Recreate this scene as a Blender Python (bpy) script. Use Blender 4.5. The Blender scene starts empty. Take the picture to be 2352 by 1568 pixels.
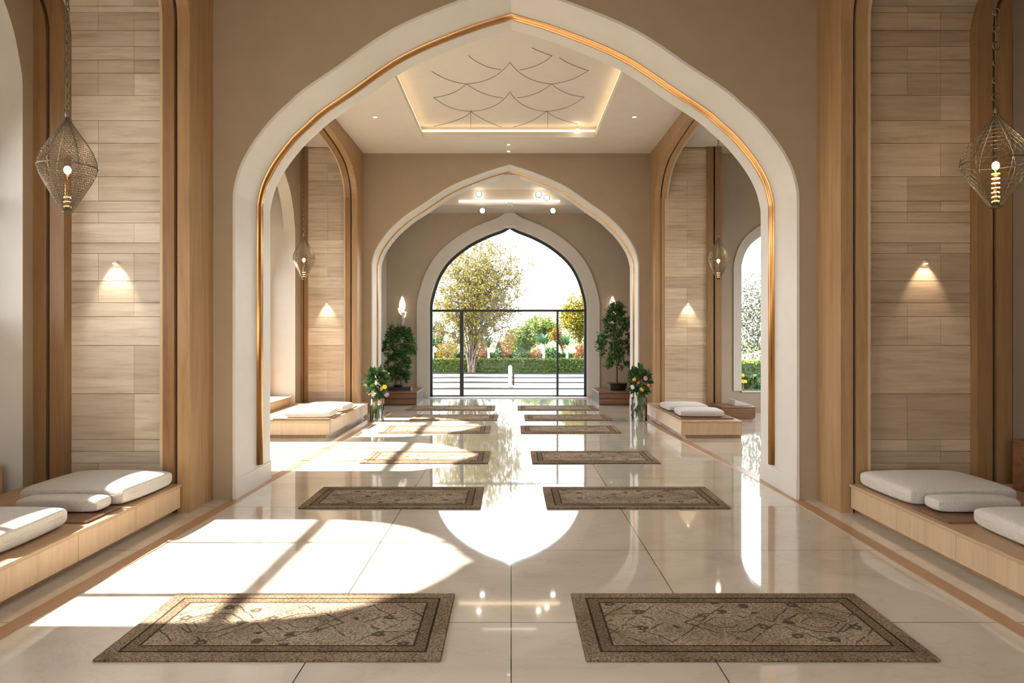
import bpy, bmesh, math, random
from mathutils import Vector, Matrix
random.seed(7)
scene = bpy.context.scene
COL = scene.collection
F, H, VX, VY = 1612.0, 2.2, 1174.0, 765.0      # focal length (px), eye height, vanishing point
PI = math.pi

def P(x, y, D):
    return Vector(((x - VX) * D / F, D, H - (y - VY) * D / F))

# ------------------------------------------------------------------ mesh builder
class MB:
    def __init__(s):
        s.v = []; s.f = []
    def add(s, vs, fs):
        o = len(s.v); s.v += [tuple(v) for v in vs]; s.f += [tuple(i + o for i in f) for f in fs]
    def quad(s, a, b, c, d): s.add([a, b, c, d], [(0, 1, 2, 3)])
    def box(s, x0, x1, y0, y1, z0, z1):
        vs = [(x0,y0,z0),(x1,y0,z0),(x1,y1,z0),(x0,y1,z0),(x0,y0,z1),(x1,y0,z1),(x1,y1,z1),(x0,y1,z1)]
        s.add(vs, [(0,3,2,1),(4,5,6,7),(0,1,5,4),(1,2,6,5),(2,3,7,6),(3,0,4,7)])
    def prism(s, pts, z0, z1):
        n = len(pts)
        vs = [(p[0], p[1], z0) for p in pts] + [(p[0], p[1], z1) for p in pts]
        fs = [tuple(range(n - 1, -1, -1)), tuple(range(n, 2 * n))]
        fs += [(i, (i + 1) % n, n + (i + 1) % n, n + i) for i in range(n)]
        s.add(vs, fs)
    def tube(s, path, r, n=8, cap=True):
        path = [Vector(p) for p in path]; m = len(path)
        rs = r if isinstance(r, (list, tuple)) else [r] * m
        vs = []; up = Vector((0.13, 0.21, 1)).normalized()
        for i, p in enumerate(path):
            t = (path[min(i + 1, m - 1)] - path[max(i - 1, 0)])
            if t.length < 1e-9: t = Vector((0, 0, 1))
            t.normalize()
            a = t.cross(up)
            if a.length < 1e-3: a = t.cross(Vector((1, 0, 0)))
            a.normalize(); b = t.cross(a)
            for k in range(n):
                w = 2 * PI * k / n
                vs.append(p + (a * math.cos(w) + b * math.sin(w)) * rs[i])
        fs = [(i*n+k, i*n+(k+1)%n, (i+1)*n+(k+1)%n, (i+1)*n+k) for i in range(m-1) for k in range(n)]
        if cap: fs += [tuple(range(n-1, -1, -1)), tuple(range((m-1)*n, m*n))]
        s.add(vs, fs)
    def lathe(s, prof, c=(0,0,0), n=24, cap=True):
        m = len(prof)
        vs = [(c[0]+r*math.cos(2*PI*k/n), c[1]+r*math.sin(2*PI*k/n), c[2]+z) for r, z in prof for k in range(n)]
        fs = [(i*n+k, i*n+(k+1)%n, (i+1)*n+(k+1)%n, (i+1)*n+k) for i in range(m-1) for k in range(n)]
        if cap: fs += [tuple(range(n-1, -1, -1)), tuple(range((m-1)*n, m*n))]
        s.add(vs, fs)
    def torus(s, c, R, r, ax, n=12, k=6, stretch=1.0, long_ax=None):
        ax = Vector(ax).normalized(); la = Vector(long_ax).normalized() if long_ax else ax.orthogonal().normalized()
        sb = ax.cross(la); vs = []
        for i in range(n):
            w = 2*PI*i/n; d = la*math.cos(w)*stretch + sb*math.sin(w); q = Vector(c) + d*R; e = (la*math.cos(w)+sb*math.sin(w))
            for j in range(k):
                a = 2*PI*j/k; vs.append(q + e*math.cos(a)*r + ax*math.sin(a)*r)
        s.add(vs, [(i*k+j, ((i+1)%n)*k+j, ((i+1)%n)*k+(j+1)%k, i*k+(j+1)%k) for i in range(n) for j in range(k)])
    def ball(s, c, r, n=12, m=8, sz=1.0):
        s.lathe([(max(r*math.sin(PI*i/m), 1e-4), -sz*r*math.cos(PI*i/m)) for i in range(m+1)], c, n)
    def build(s, name, mat, parent=None, smooth=False, bevel=0, origin=None, recalc=True, seg=2):
        me = bpy.data.meshes.new(name)
        o3 = Vector(origin) if origin else Vector((0, 0, 0))
        me.from_pydata([tuple(Vector(v) - o3) for v in s.v], [], s.f)
        if recalc:
            bm = bmesh.new(); bm.from_mesh(me); bmesh.ops.recalc_face_normals(bm, faces=bm.faces); bm.to_mesh(me); bm.free()
        if smooth:
            for p in me.polygons: p.use_smooth = True
        me.materials.append(mat)
        ob = bpy.data.objects.new(name, me); COL.objects.link(ob)
        if origin: ob.location = o3
        if parent:
            ob.parent = parent
            if not origin:      # verts given in world space
                ob.matrix_parent_inverse = Matrix.Translation(-Vector(parent.location)) if parent.rotation_euler.z == 0 else parent.matrix_basis.inverted()
        if bevel:
            md = ob.modifiers.new('bevel', 'BEVEL'); md.width = bevel; md.segments = seg; md.limit_method = 'ANGLE'; md.angle_limit = 0.7
            md.harden_normals = False
        return ob

def tag(o, label, cat, group=None, kind=None):
    o['label'] = label; o['category'] = cat
    if group: o['group'] = group
    if kind: o['kind'] = kind
    return o
def empty(name, loc, label=None, cat=None, group=None, rz=0):
    o = bpy.data.objects.new(name, None); COL.objects.link(o); o.location = loc; o.rotation_euler = (0, 0, rz); o.empty_display_size = .1
    if label: tag(o, label, cat, group)
    return o
def struct(name, mb, mat, parent=None, **k):
    o = mb.build(name, mat, parent, **k)
    if not parent: o['kind'] = 'structure'
    return o
def sroot(name, loc):
    o = empty(name, loc); o['kind'] = 'structure'; return o
def copy_tree(o, parent=None):
    c = o.copy(); COL.objects.link(c)
    if parent: c.parent = parent
    for ch in list(o.children): copy_tree(ch, c)
    return c

# ------------------------------------------------------------------ materials
def nt(name):
    m = bpy.data.materials.new(name); m.use_nodes = True
    t = m.node_tree; return m, t, t.nodes['Principled BSDF']
def N(t, typ, **k):
    n = t.nodes.new(typ)
    for a, b in k.items():
        if a in n.inputs: n.inputs[a].default_value = b
        else: setattr(n, a, b)
    return n
def L(t, a, b): t.links.new(a, b)
def ramp(t, fac, stops):
    r = t.nodes.new('ShaderNodeValToRGB'); e = r.color_ramp.elements
    while len(e) < len(stops): e.new(.5)
    for i, (p, c) in enumerate(stops): e[i].position = p; e[i].color = (*c, 1)
    L(t, fac, r.inputs['Fac']); return r
def srgb(r, g, b):
    f = lambda c: (c/255/12.92) if c/255 <= .04045 else ((c/255+.055)/1.055)**2.4
    return (f(r), f(g), f(b))
def coords(t, scale, kind='Object'):
    tc = t.nodes.new('ShaderNodeTexCoord'); mp = t.nodes.new('ShaderNodeMapping'); mp.inputs['Scale'].default_value = scale
    L(t, tc.outputs[kind], mp.inputs['Vector']); return mp.outputs['Vector']
def bump(t, b, h, strength, dist=.01):
    n = N(t, 'ShaderNodeBump', Strength=strength, Distance=dist); L(t, h, n.inputs['Height']); L(t, n.outputs['Normal'], b.inputs['Normal'])

def plain(name, col, rough=.6, metal=0, spec=.5, noise=0, nscale=3, **k):
    m, t, b = nt(name)
    b.inputs['Roughness'].default_value = rough; b.inputs['Metallic'].default_value = metal; b.inputs['Specular IOR Level'].default_value = spec
    nz = N(t, 'ShaderNodeTexNoise', Scale=nscale, Detail=4.0); L(t, coords(t, (1,1,1)), nz.inputs['Vector'])
    lo = tuple(c*(1-noise) for c in col); hi = tuple(min(1, c*(1+noise)) for c in col)
    r = ramp(t, nz.outputs['Fac'], [(.3, lo), (.7, hi)]); L(t, r.outputs['Color'], b.inputs['Base Color'])
    for a, v in k.items(): b.inputs[a.replace('_', ' ')].default_value = v
    return m
def wood(name, dark, mid, light, scale=(14, 14, .8), rough=.42):
    m, t, b = nt(name); v = coords(t, scale)
    n1 = N(t, 'ShaderNodeTexNoise', Scale=1.0, Detail=6.0, Roughness=.6, Distortion=.6); L(t, v, n1.inputs['Vector'])
    n2 = N(t, 'ShaderNodeTexNoise', Scale=7.0, Detail=3.0); L(t, v, n2.inputs['Vector'])
    mx = N(t, 'ShaderNodeMath', operation='MULTIPLY_ADD'); L(t, n2.outputs['Fac'], mx.inputs[0]); mx.inputs[1].default_value = .3
    mm = N(t, 'ShaderNodeMath', operation='MULTIPLY'); L(t, n1.outputs['Fac'], mm.inputs[0]); mm.inputs[1].default_value = .7
    L(t, mm.outputs[0], mx.inputs[2])
    r = ramp(t, mx.outputs[0], [(.3, dark), (.5, mid), (.72, light)]); L(t, r.outputs['Color'], b.inputs['Base Color'])
    b.inputs['Roughness'].default_value = rough; bump(t, b, mx.outputs[0], .12, .004)
    return m
M = {}
M['taupe'] = plain('taupe plaster', (.355, .272, .182), .75, noise=.03)
M['plaster'] = plain('pale plaster', (.68, .64, .58), .45, noise=.025)
M['taupe_shade'] = plain('shaded taupe plaster', (.20, .15, .10), .75, noise=.03)  # taupe with the right niche's shade mixed into the colour
M['taupe_light'] = plain('light taupe plaster', (.47, .39, .295), .75, noise=.03)
M['ceiling'] = plain('ceiling paint', (.66, .60, .51), .7, noise=.02)
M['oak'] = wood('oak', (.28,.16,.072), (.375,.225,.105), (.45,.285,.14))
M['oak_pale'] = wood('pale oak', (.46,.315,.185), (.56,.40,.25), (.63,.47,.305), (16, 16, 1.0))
M['oak_shade'] = wood('shaded oak', (.19,.10,.042), (.26,.145,.062), (.32,.19,.085))  # oak darkened for less lit boards, the shade is in the colour
M['oak_top'] = wood('oak along', (.38,.24,.135), (.47,.31,.18), (.54,.37,.22), (14, 1.0, 14))
M['walnut'] = wood('walnut', (.10,.045,.02), (.19,.09,.042), (.27,.14,.07), (1.2, 9, 16), .35)
M['dark'] = plain('dark groove', (.05,.032,.018), .6)
M['bronze'] = plain('polished bronze', (.62,.33,.13), .27, 1.0)
M['wire'] = plain('bronze wire', (.22,.18,.13), .5, .75)
M['black_metal'] = plain('black metal', (.022,.020,.018), .4)
M['white_frame'] = plain('white frame', (.75,.74,.72), .4)
M['trim_wood'] = wood('floor inlay', (.33,.19,.10), (.41,.245,.135), (.47,.29,.17), (9, 1, 9), .3)
M['terrace'] = plain('terrace', (.105,.105,.103), .7, noise=.04, nscale=1)
M['white_stone'] = plain('white stone', (.78,.75,.70), .6)
M['soil'] = plain('soil', (.05,.032,.02), .9, noise=.3, nscale=40)
M['pot'] = plain('black pot', (.018,.017,.016), .35)
M['bark'] = plain('bark', (.17,.13,.10), .9, noise=.4, nscale=9)
M['stem'] = plain('stem', (.09,.16,.04), .6, noise=.2)
M['water'] = plain('water', (.9,.95,.95), .02, Transmission_Weight=1.0, IOR=1.1)

def stone(k=(1,1,1)):
    m, t, b = nt('travertine'); v = coords(t, (1.2, 1.2, 16))
    n1 = N(t, 'ShaderNodeTexNoise', Scale=1.0, Detail=7.0, Roughness=.65, Distortion=.4); L(t, v, n1.inputs['Vector'])
    n3 = N(t, 'ShaderNodeTexNoise', Scale=60.0, Detail=2.0); L(t, coords(t, (1,1,2.5)), n3.inputs['Vector'])
    g = N(t, 'ShaderNodeNewGeometry'); 
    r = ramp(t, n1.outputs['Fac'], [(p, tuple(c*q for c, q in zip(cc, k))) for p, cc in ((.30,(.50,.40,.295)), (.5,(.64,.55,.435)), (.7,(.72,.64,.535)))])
    r2 = ramp(t, g.outputs['Random Per Island'], [(0,(.82,.79,.75)), (.5,(.96,.95,.94)), (1,(1.08,1.08,1.08))])
    mu = N(t, 'ShaderNodeMix', data_type='RGBA', blend_type='MULTIPLY'); mu.inputs[0].default_value = 1
    L(t, r.outputs['Color'], mu.inputs[6]); L(t, r2.outputs['Color'], mu.inputs[7])
    sp = ramp(t, n3.outputs['Fac'], [(.26,(.72,.66,.6)), (.36,(1,1,1))])
    m2 = N(t, 'ShaderNodeMix', data_type='RGBA', blend_type='MULTIPLY'); m2.inputs[0].default_value = .8
    L(t, mu.outputs[2], m2.inputs[6]); L(t, sp.outputs['Color'], m2.inputs[7])
    L(t, m2.outputs[2], b.inputs['Base Color']); b.inputs['Roughness'].default_value = .8
    bump(t, b, n1.outputs['Fac'], .35, .01); return m
M['stone'] = stone(); M['stone_shade'] = stone((.70,.62,.53)); M['stone_half_shade'] = stone((.90,.84,.76))  # both tinted copies carry the dimness of the right niches in the stone colour

def marble():
    m, t, b = nt('polished marble'); v = coords(t, (1,1,1))
    n1 = N(t, 'ShaderNodeTexNoise', Scale=.55, Detail=6.0, Roughness=.55, Distortion=1.6); L(t, v, n1.inputs['Vector'])
    r = ramp(t, n1.outputs['Fac'], [(.3,(.53,.475,.395)), (.5,(.61,.555,.475)), (.7,(.66,.61,.53))])
    n2 = N(t, 'ShaderNodeTexNoise', Scale=.9, Detail=8.0, Roughness=.6, Distortion=2.2); L(t, coords(t, (.6,1.5,1)), n2.inputs['Vector'])
    vein = N(t, 'ShaderNodeMath', operation='SUBTRACT'); L(t, n2.outputs['Fac'], vein.inputs[0]); vein.inputs[1].default_value = .5
    va = N(t, 'ShaderNodeMath', operation='ABSOLUTE'); L(t, vein.outputs[0], va.inputs[0])
    vr = ramp(t, va.outputs[0], [(0,(.90,.85,.78)), (.02,(1,1,1))])
    mu = N(t, 'ShaderNodeMix', data_type='RGBA', blend_type='MULTIPLY'); mu.inputs[0].default_value = .55
    L(t, r.outputs['Color'], mu.inputs[6]); L(t, vr.outputs['Color'], mu.inputs[7])
    # tile joints: |x|=0, 1.375 and every 1.78 m along the hall
    sx = N(t, 'ShaderNodeSeparateXYZ'); L(t, v, sx.inputs[0])
    def dist(src, k):
        a = N(t, 'ShaderNodeMath', operation='SUBTRACT'); L(t, src, a.inputs[0]); a.inputs[1].default_value = k
        c = N(t, 'ShaderNodeMath', operation='ABSOLUTE'); L(t, a.outputs[0], c.inputs[0]); return c.outputs[0]
    def mn(a, c):
        q = N(t, 'ShaderNodeMath', operation='MINIMUM'); L(t, a, q.inputs[0]); L(t, c, q.inputs[1]); return q.outputs[0]
    dx = mn(mn(dist(sx.outputs[0], 0), dist(sx.outputs[0], 1.375)), dist(sx.outputs[0], -1.375))
    pp = N(t, 'ShaderNodeMath', operation='PINGPONG'); L(t, sx.outputs[1], pp.inputs[0]); pp.inputs[1].default_value = .89
    d = mn(dx, pp.outputs[0])
    lt = N(t, 'ShaderNodeMath', operation='LESS_THAN'); L(t, d, lt.inputs[0]); lt.inputs[1].default_value = .0042
    mj = N(t, 'ShaderNodeMix', data_type='RGBA'); L(t, lt.outputs[0], mj.inputs[0]); L(t, mu.outputs[2], mj.inputs[6]); mj.inputs[7].default_value = (.06,.045,.032,1)
    L(t, mj.outputs[2], b.inputs['Base Color'])
    b.inputs['Roughness'].default_value = .045; b.inputs['IOR'].default_value = 1.55
    b.inputs['Coat Weight'].default_value = .35; b.inputs['Coat Roughness'].default_value = .02
    return m
M['marble'] = marble()

def fabric():
    m, t, b = nt('boucle linen')
    n = N(t, 'ShaderNodeTexNoise', Scale=130.0, Detail=2.0); L(t, coords(t, (1,1,1)), n.inputs['Vector'])
    r = ramp(t, n.outputs['Fac'], [(.3,(.47,.43,.38)), (.7,(.70,.66,.60))]); L(t, r.outputs['Color'], b.inputs['Base Color'])
    b.inputs['Roughness'].default_value = .95; b.inputs['Sheen Weight'].default_value = .25; bump(t, b, n.outputs['Fac'], .5, .006); return m
M['fabric'] = fabric()

RHX, RHY = 1.165, .60
def rugmat():
    m, t, b = nt('woven rug'); tc = N(t, 'ShaderNodeTexCoord')
    wob = N(t, 'ShaderNodeTexNoise', Scale=7.0, Detail=2.0); L(t, tc.outputs['Object'], wob.inputs['Vector'])
    w1 = N(t, 'ShaderNodeVectorMath', operation='MULTIPLY_ADD'); L(t, wob.outputs['Color'], w1.inputs[0]); w1.inputs[1].default_value = (.05,.05,0); L(t, tc.outputs['Object'], w1.inputs[2])
    w2 = N(t, 'ShaderNodeVectorMath', operation='SUBTRACT'); L(t, w1.outputs[0], w2.inputs[0]); w2.inputs[1].default_value = (.025,.025,0)
    s0 = N(t, 'ShaderNodeSeparateXYZ'); L(t, tc.outputs['Object'], s0.inputs[0])
    s1 = N(t, 'ShaderNodeSeparateXYZ'); L(t, w2.outputs[0], s1.inputs[0])
    def mth(op, a, c=None, d=None, clamp=False):
        q = N(t, 'ShaderNodeMath', operation=op); q.use_clamp = clamp
        for i, z in enumerate((a, c, d)):
            if z is None: continue
            if isinstance(z, (int, float)): q.inputs[i].default_value = z
            else: L(t, z, q.inputs[i])
        return q.outputs[0]
    def absd(sx, sy, hx, hy):
        return mth('SUBTRACT', hx, mth('ABSOLUTE', sx)), mth('SUBTRACT', hy, mth('ABSOLUTE', sy))
    ex, ey = absd(s0.outputs[0], s0.outputs[1], RHX, RHY); d = mth('MINIMUM', ex, mth('MULTIPLY', ey, 1.0))
    ax = mth('ABSOLUTE', s1.outputs[0]); y = s1.outputs[1]
    # lattice of lozenges
    tri = mth('PINGPONG', mth('ADD', s1.outputs[0], 10.0), .27)
    zig = mth('MULTIPLY', tri, 1.15)
    l1 = mth('ABSOLUTE', mth('SUBTRACT', mth('ABSOLUTE', y), mth('ADD', zig, .02)))
    l2 = mth('ABSOLUTE', mth('SUBTRACT', mth('ABSOLUTE', y), mth('ADD', mth('MULTIPLY', tri, .55), .03)))
    # corner cut lines
    l3 = mth('ABSOLUTE', mth('SUBTRACT', mth('ADD', ax, mth('MULTIPLY', mth('ABSOLUTE', y), .9)), 1.06))
    brk = N(t, 'ShaderNodeTexNoise', Scale=9.0, Detail=2.0); L(t, tc.outputs['Object'], brk.inputs['Vector'])
    cell = mth('SUBTRACT', mth('PINGPONG', mth('ADD', s1.outputs[0], 9.99), .36), .0)
    hexd = mth('MAXIMUM', mth('ADD', mth('MULTIPLY', cell, .75), mth('MULTIPLY', mth('ABSOLUTE', y), .8)), mth('MULTIPLY', mth('ABSOLUTE', y), 1.25))
    l4 = mth('ABSOLUTE', mth('SUBTRACT', hexd, .21)); l5 = mth('ABSOLUTE', mth('SUBTRACT', hexd, .11))
    lines = mth('MINIMUM', mth('MINIMUM', l1, mth('MINIMUM', l4, mth('ADD', l5, .003))), l3)
    lm = mth('MULTIPLY', mth('LESS_THAN', lines, .0085), mth('GREATER_THAN', brk.outputs['Fac'], .43))
    vo = N(t, 'ShaderNodeTexVoronoi', Scale=4.6, Randomness=.55); L(t, w2.outputs[0], vo.inputs['Vector'])
    nn = N(t, 'ShaderNodeTexNoise', Scale=38.0, Detail=3.0); L(t, tc.outputs['Object'], nn.inputs['Vector'])
    blob = mth('LESS_THAN', mth('ADD', vo.outputs['Distance'], mth('MULTIPLY', nn.outputs['Fac'], .28)), .34)
    core = mth('LESS_THAN', vo.outputs['Distance'], .07)
    field = mth('GREATER_THAN', d, .205)
    dk = mth('MULTIPLY', mth('MAXIMUM', lm, mth('SUBTRACT', blob, core)), field, None, True)
    # yarn noise, streaked
    yn = N(t, 'ShaderNodeTexNoise', Scale=1.0, Detail=4.0, Roughness=.7); 
    mp = N(t, 'ShaderNodeMapping'); mp.inputs['Scale'].default_value = (55, 95, 40); L(t, tc.outputs['Object'], mp.inputs['Vector']); L(t, mp.outputs[0], yn.inputs['Vector'])
    base = ramp(t, yn.outputs['Fac'], [(.34,(.085,.065,.05)), (.47,(.30,.247,.19)), (.60,(.56,.475,.385))])
    big = N(t, 'ShaderNodeTexNoise', Scale=2.2, Detail=3.0); L(t, tc.outputs['Object'], big.inputs['Vector'])
    bc = ramp(t, big.outputs['Fac'], [(.35,(.78,.72,.66)), (.62,(1.12,1.1,1.05))])
    mu = N(t, 'ShaderNodeMix', data_type='RGBA', blend_type='MULTIPLY'); mu.inputs[0].default_value = 1; L(t, base.outputs[0], mu.inputs[6]); L(t, bc.outputs[0], mu.inputs[7])
    band = ramp(t, mth('MULTIPLY', d, 2.5), [(0,(.55,.46,.38)), (.02,(.84,.77,.69)), (.26,(.84,.77,.69)), (.275,(.16,.12,.09)), (.305,(.16,.12,.09)), (.32,(.62,.54,.46)), (.49,(.62,.54,.46)), (.505,(.2,.15,.12)), (.53,(.2,.15,.12)), (.545,(1.08,1.04,.98))])
    band.color_ramp.interpolation = 'LINEAR'
    m2 = N(t, 'ShaderNodeMix', data_type='RGBA', blend_type='MULTIPLY'); m2.inputs[0].default_value = 1; L(t, mu.outputs[2], m2.inputs[6]); L(t, band.outputs[0], m2.inputs[7])
    m3 = N(t, 'ShaderNodeMix', data_type='RGBA'); L(t, mth('MULTIPLY', dk, .78), m3.inputs[0]); L(t, m2.outputs[2], m3.inputs[6]); m3.inputs[7].default_value = (.05,.035,.024,1)
    L(t, m3.outputs[2], b.inputs['Base Color']); b.inputs['Roughness'].default_value = 1; b.inputs['Specular IOR Level'].default_value = .1
    bump(t, b, yn.outputs['Fac'], 1.0, .02); return m
M['rug'] = rugmat()

def leafmat(name, c1, c2, c3, trans=.25):
    m, t, b = nt(name); g = N(t, 'ShaderNodeNewGeometry')
    r = ramp(t, g.outputs['Random Per Island'], [(0, c1), (.5, c2), (1, c3)]); L(t, r.outputs['Color'], b.inputs['Base Color'])
    b.inputs['Roughness'].default_value = .5
    tr = N(t, 'ShaderNodeBsdfTranslucent'); L(t, r.outputs['Color'], tr.inputs['Color'])
    mx = N(t, 'ShaderNodeMixShader'); mx.inputs[0].default_value = trans
    L(t, b.outputs[0], mx.inputs[1]); L(t, tr.outputs[0], mx.inputs[2]); L(t, mx.outputs[0], t.nodes['Material Output'].inputs['Surface']); return m
M['leaf_yellow'] = leafmat('yellow green leaves', (.12,.14,.008), (.23,.205,.012), (.29,.185,.02), .35)
M['leaf_green'] = leafmat('green leaves', (.045,.085,.012), (.075,.125,.02), (.12,.15,.035))
M['leaf_dark'] = leafmat('dark leaves', (.018,.05,.014), (.035,.085,.022), (.075,.14,.035))
M['leaf_pot'] = leafmat('pot leaves', (.022,.06,.014), (.05,.13,.028), (.12,.24,.06))
M['leaf_hedge'] = leafmat('hedge leaves', (.06,.10,.006), (.11,.16,.012), (.19,.23,.03))
M['leaf_orange'] = leafmat('orange leaves', (.16,.05,.015), (.24,.085,.025), (.28,.13,.04))
M['leaf_gold'] = leafmat('golden leaves', (.18,.12,.015), (.26,.165,.02), (.28,.13,.025))
M['leaf_palm'] = leafmat('palm leaves', (.035,.11,.05), (.06,.17,.075), (.10,.20,.10))
M['leaf_grey'] = leafmat('grey green leaves', (.055,.075,.035), (.09,.11,.055), (.15,.155,.095))
M['grass'] = plain('lawn', (.085,.11,.022), .9, noise=.35, nscale=30)
for nm, c in (('pink', (.75,.35,.38)), ('coral', (.78,.22,.10)), ('yellow', (.80,.55,.06)), ('lilac', (.42,.36,.48)), ('white', (.85,.83,.78)), ('orange', (.85,.42,.07))):
    M['petal_' + nm] = plain(nm + ' petals', c, .6, noise=.1, nscale=20)

def emis(name, col, s):
    m, t, b = nt(name); b.inputs['Base Color'].default_value = (*col, 1); b.inputs['Emission Color'].default_value = (*col, 1); b.inputs['Emission Strength'].default_value = s
    n = N(t, 'ShaderNodeTexNoise', Scale=2.0); r = ramp(t, n.outputs['Fac'], [(0, col), (1, col)]); L(t, r.outputs[0], b.inputs['Emission Color']); return m
M['led'] = emis('warm strip', (1, .80, .52), 2.6)
M['bulb'] = emis('warm bulb', (1, .82, .55), 9)
M['spot_lens'] = emis('spot lens', (1, .93, .82), 6)
M['sconce'] = emis('sconce glow', (1, .85, .68), .9)
M['filament'] = emis('filament', (1, .72, .32), 3)

def glass(name, tint=(1,1,1), ior=1.45):
    m, t, b = nt(name); tr = N(t, 'ShaderNodeBsdfTransparent'); tr.inputs[0].default_value = (*tint, 1)
    gl = N(t, 'ShaderNodeBsdfGlossy', Roughness=.0); fr = N(t, 'ShaderNodeFresnel', IOR=ior)
    mx = N(t, 'ShaderNodeMixShader'); L(t, fr.outputs[0], mx.inputs[0]); L(t, tr.outputs[0], mx.inputs[1]); L(t, gl.outputs[0], mx.inputs[2])
    L(t, mx.outputs[0], t.nodes['Material Output'].inputs['Surface']); return m
M['glass'] = glass('window glass', (1,1,1), 1.22)
M['vase_glass'] = glass('vase glass', (.97,.985,.98))

# ------------------------------------------------------------------ arches
SH1 = [(0,0),(.18,.056),(.427,.16),(.63,.295),(.742,.37),(.80,.42),(.86,.476),(.93,.564),(.975,.645),(.996,.72),(1,.78)]
SH2 = [(0,0),(.10,.06),(.31,.142),(.543,.269),(.766,.457),(.90,.667),(.98,.914),(1,1.05)]
SH3 = [(0,0),(.34,.02),(.605,.045),(.816,.09),(.947,.18),(1,.287)]
SH4 = [(0,0),(.3,.01),(.6,.032),(.8,.064),(.94,.122),(.985,.175),(1,.24)]
def crom(pts, k=5):
    a = (2*pts[0][0]-pts[1][0], 2*pts[0][1]-pts[1][1]); z = (pts[-1][0], pts[-1][1]+.2); q = [a]+list(pts)+[z]; out = []
    for i in range(1, len(q)-2):
        p0, p1, p2, p3 = q[i-1:i+3]
        for j in range(k):
            s = j/k
            out.append(tuple(.5*((2*p1[c])+(-p0[c]+p2[c])*s+(2*p0[c]-5*p1[c]+4*p2[c]-p3[c])*s*s+(-p0[c]+3*p1[c]-3*p2[c]+p3[c])*s**3) for c in (0,1)))
    out.append(tuple(pts[-1])); return [(min(max(u,0),1), max(v,0)) for u, v in out]
def arch(uc, wl, wr, apex, base, shape, k=5):
    W = (wl+wr)/2; s = crom(shape, k)
    left = [(uc-u*wl, apex-v*W) for u, v in reversed(s)]; right = [(uc+u*wr, apex-v*W) for u, v in s[1:]]
    return [(uc-wl, base)] + left + right + [(uc+wr, base)]
def inset(pts, t, keep_base=True):
    n = len(pts); out = []
    for i in range(n):
        ns = []
        for a, c in ((i-1, i), (i, i+1)):
            if a < 0 or c >= n: continue
            du, dz = pts[c][0]-pts[a][0], pts[c][1]-pts[a][1]; l = math.hypot(du, dz)
            if l > 1e-9: ns.append((dz/l, -du/l))
        if len(ns) == 2:
            mu, mz = ns[0][0]+ns[1][0], ns[0][1]+ns[1][1]; k = 2/max(.3, mu*mu+mz*mz)
            out.append((pts[i][0]+mu*k*t, pts[i][1]+mz*k*t))
        else: out.append((pts[i][0]+ns[0][0]*t, pts[i][1]+ns[0][1]*t))
    return out
TR = lambda u, d, z: (u, d, z)        # wall across the hall
LO = lambda u, d, z: (d, u, z)        # wall along the hall
def arch_wall(mb, u0, u1, z0, z1, prof, d0, d1, Mf, reveal=None):
    ul, ur, sill = prof[0][0], prof[-1][0], prof[0][1]
    def slab(a, b_, za, zb, za2=None, zb2=None):
        za2 = za if za2 is None else za2
        for d in (d0, d1): mb.quad(Mf(a, d, za), Mf(b_, d, za2), Mf(b_, d, zb), Mf(a, d, zb))
    slab(u0, ul, z0, z1); slab(ur, u1, z0, z1)
    for (a, za), (b_, zb) in zip(prof, prof[1:]):
        if b_-a > 1e-6: slab(a, b_, za, z1, zb)
        (reveal or mb).quad(Mf(a, d0, za), Mf(b_, d0, zb), Mf(b_, d1, zb), Mf(a, d1, za))
    if sill > z0+1e-4:
        slab(ul, ur, z0, sill); (reveal or mb).quad(Mf(ul, d0, sill), Mf(ur, d0, sill), Mf(ur, d1, sill), Mf(ul, d1, sill))
    mb.quad(Mf(u0, d0, z0), Mf(u0, d1, z0), Mf(u0, d1, z1), Mf(u0, d0, z1)); mb.quad(Mf(u1, d0, z0), Mf(u1, d1, z0), Mf(u1, d1, z1), Mf(u1, d0, z1))
    mb.quad(Mf(u0, d0, z1), Mf(u1, d0, z1), Mf(u1, d1, z1), Mf(u0, d1, z1))
def ring(mb, outer, inner, d0, d1, Mf):
    n = len(outer)
    for i in range(n-1):
        o0, o1, i0, i1 = outer[i], outer[i+1], inner[i], inner[i+1]
        for d in (d0, d1): mb.quad(Mf(o0[0], d, o0[1]), Mf(o1[0], d, o1[1]), Mf(i1[0], d, i1[1]), Mf(i0[0], d, i0[1]))
        for a, c in ((o0, o1), (i0, i1)): mb.quad(Mf(a[0], d0, a[1]), Mf(c[0], d0, c[1]), Mf(c[0], d1, c[1]), Mf(a[0], d1, a[1]))
    for k in (0, n-1):
        o0, i0 = outer[k], inner[k]; mb.quad(Mf(o0[0], d0, o0[1]), Mf(i0[0], d0, i0[1]), Mf(i0[0], d1, i0[1]), Mf(o0[0], d1, o0[1]))

ZT = 7.22
# ------------------------------------------------------------------ floor, ceilings
mb = MB(); mb.box(-6.47, 9.2, -4.2, 24.2, -.25, 0); struct('floor', mb, M['marble'])
for nm, pts in (('trim_1', [(-3.80,0),(-3.76,4.5),(-3.63,9.3),(-3.60,11),(-3.42,16.5),(-3.40,19.5)]), ('trim_2', [(3.77,0),(3.77,9.3),(3.72,11),(3.44,16),(3.42,19.5)])):
    mb = MB(); lft = [(x-.075, y) for x, y in pts]; rgt = [(x+.075, y) for x, y in reversed(pts)]
    mb.prism(lft+rgt, .0, .006); struct(nm, mb, M['trim_wood'])
mb = MB(); mb.box(-6.47, 9.2, -4.2, 10.0, ZT, ZT+.3); struct('ceiling', mb, M['ceiling'])
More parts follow.
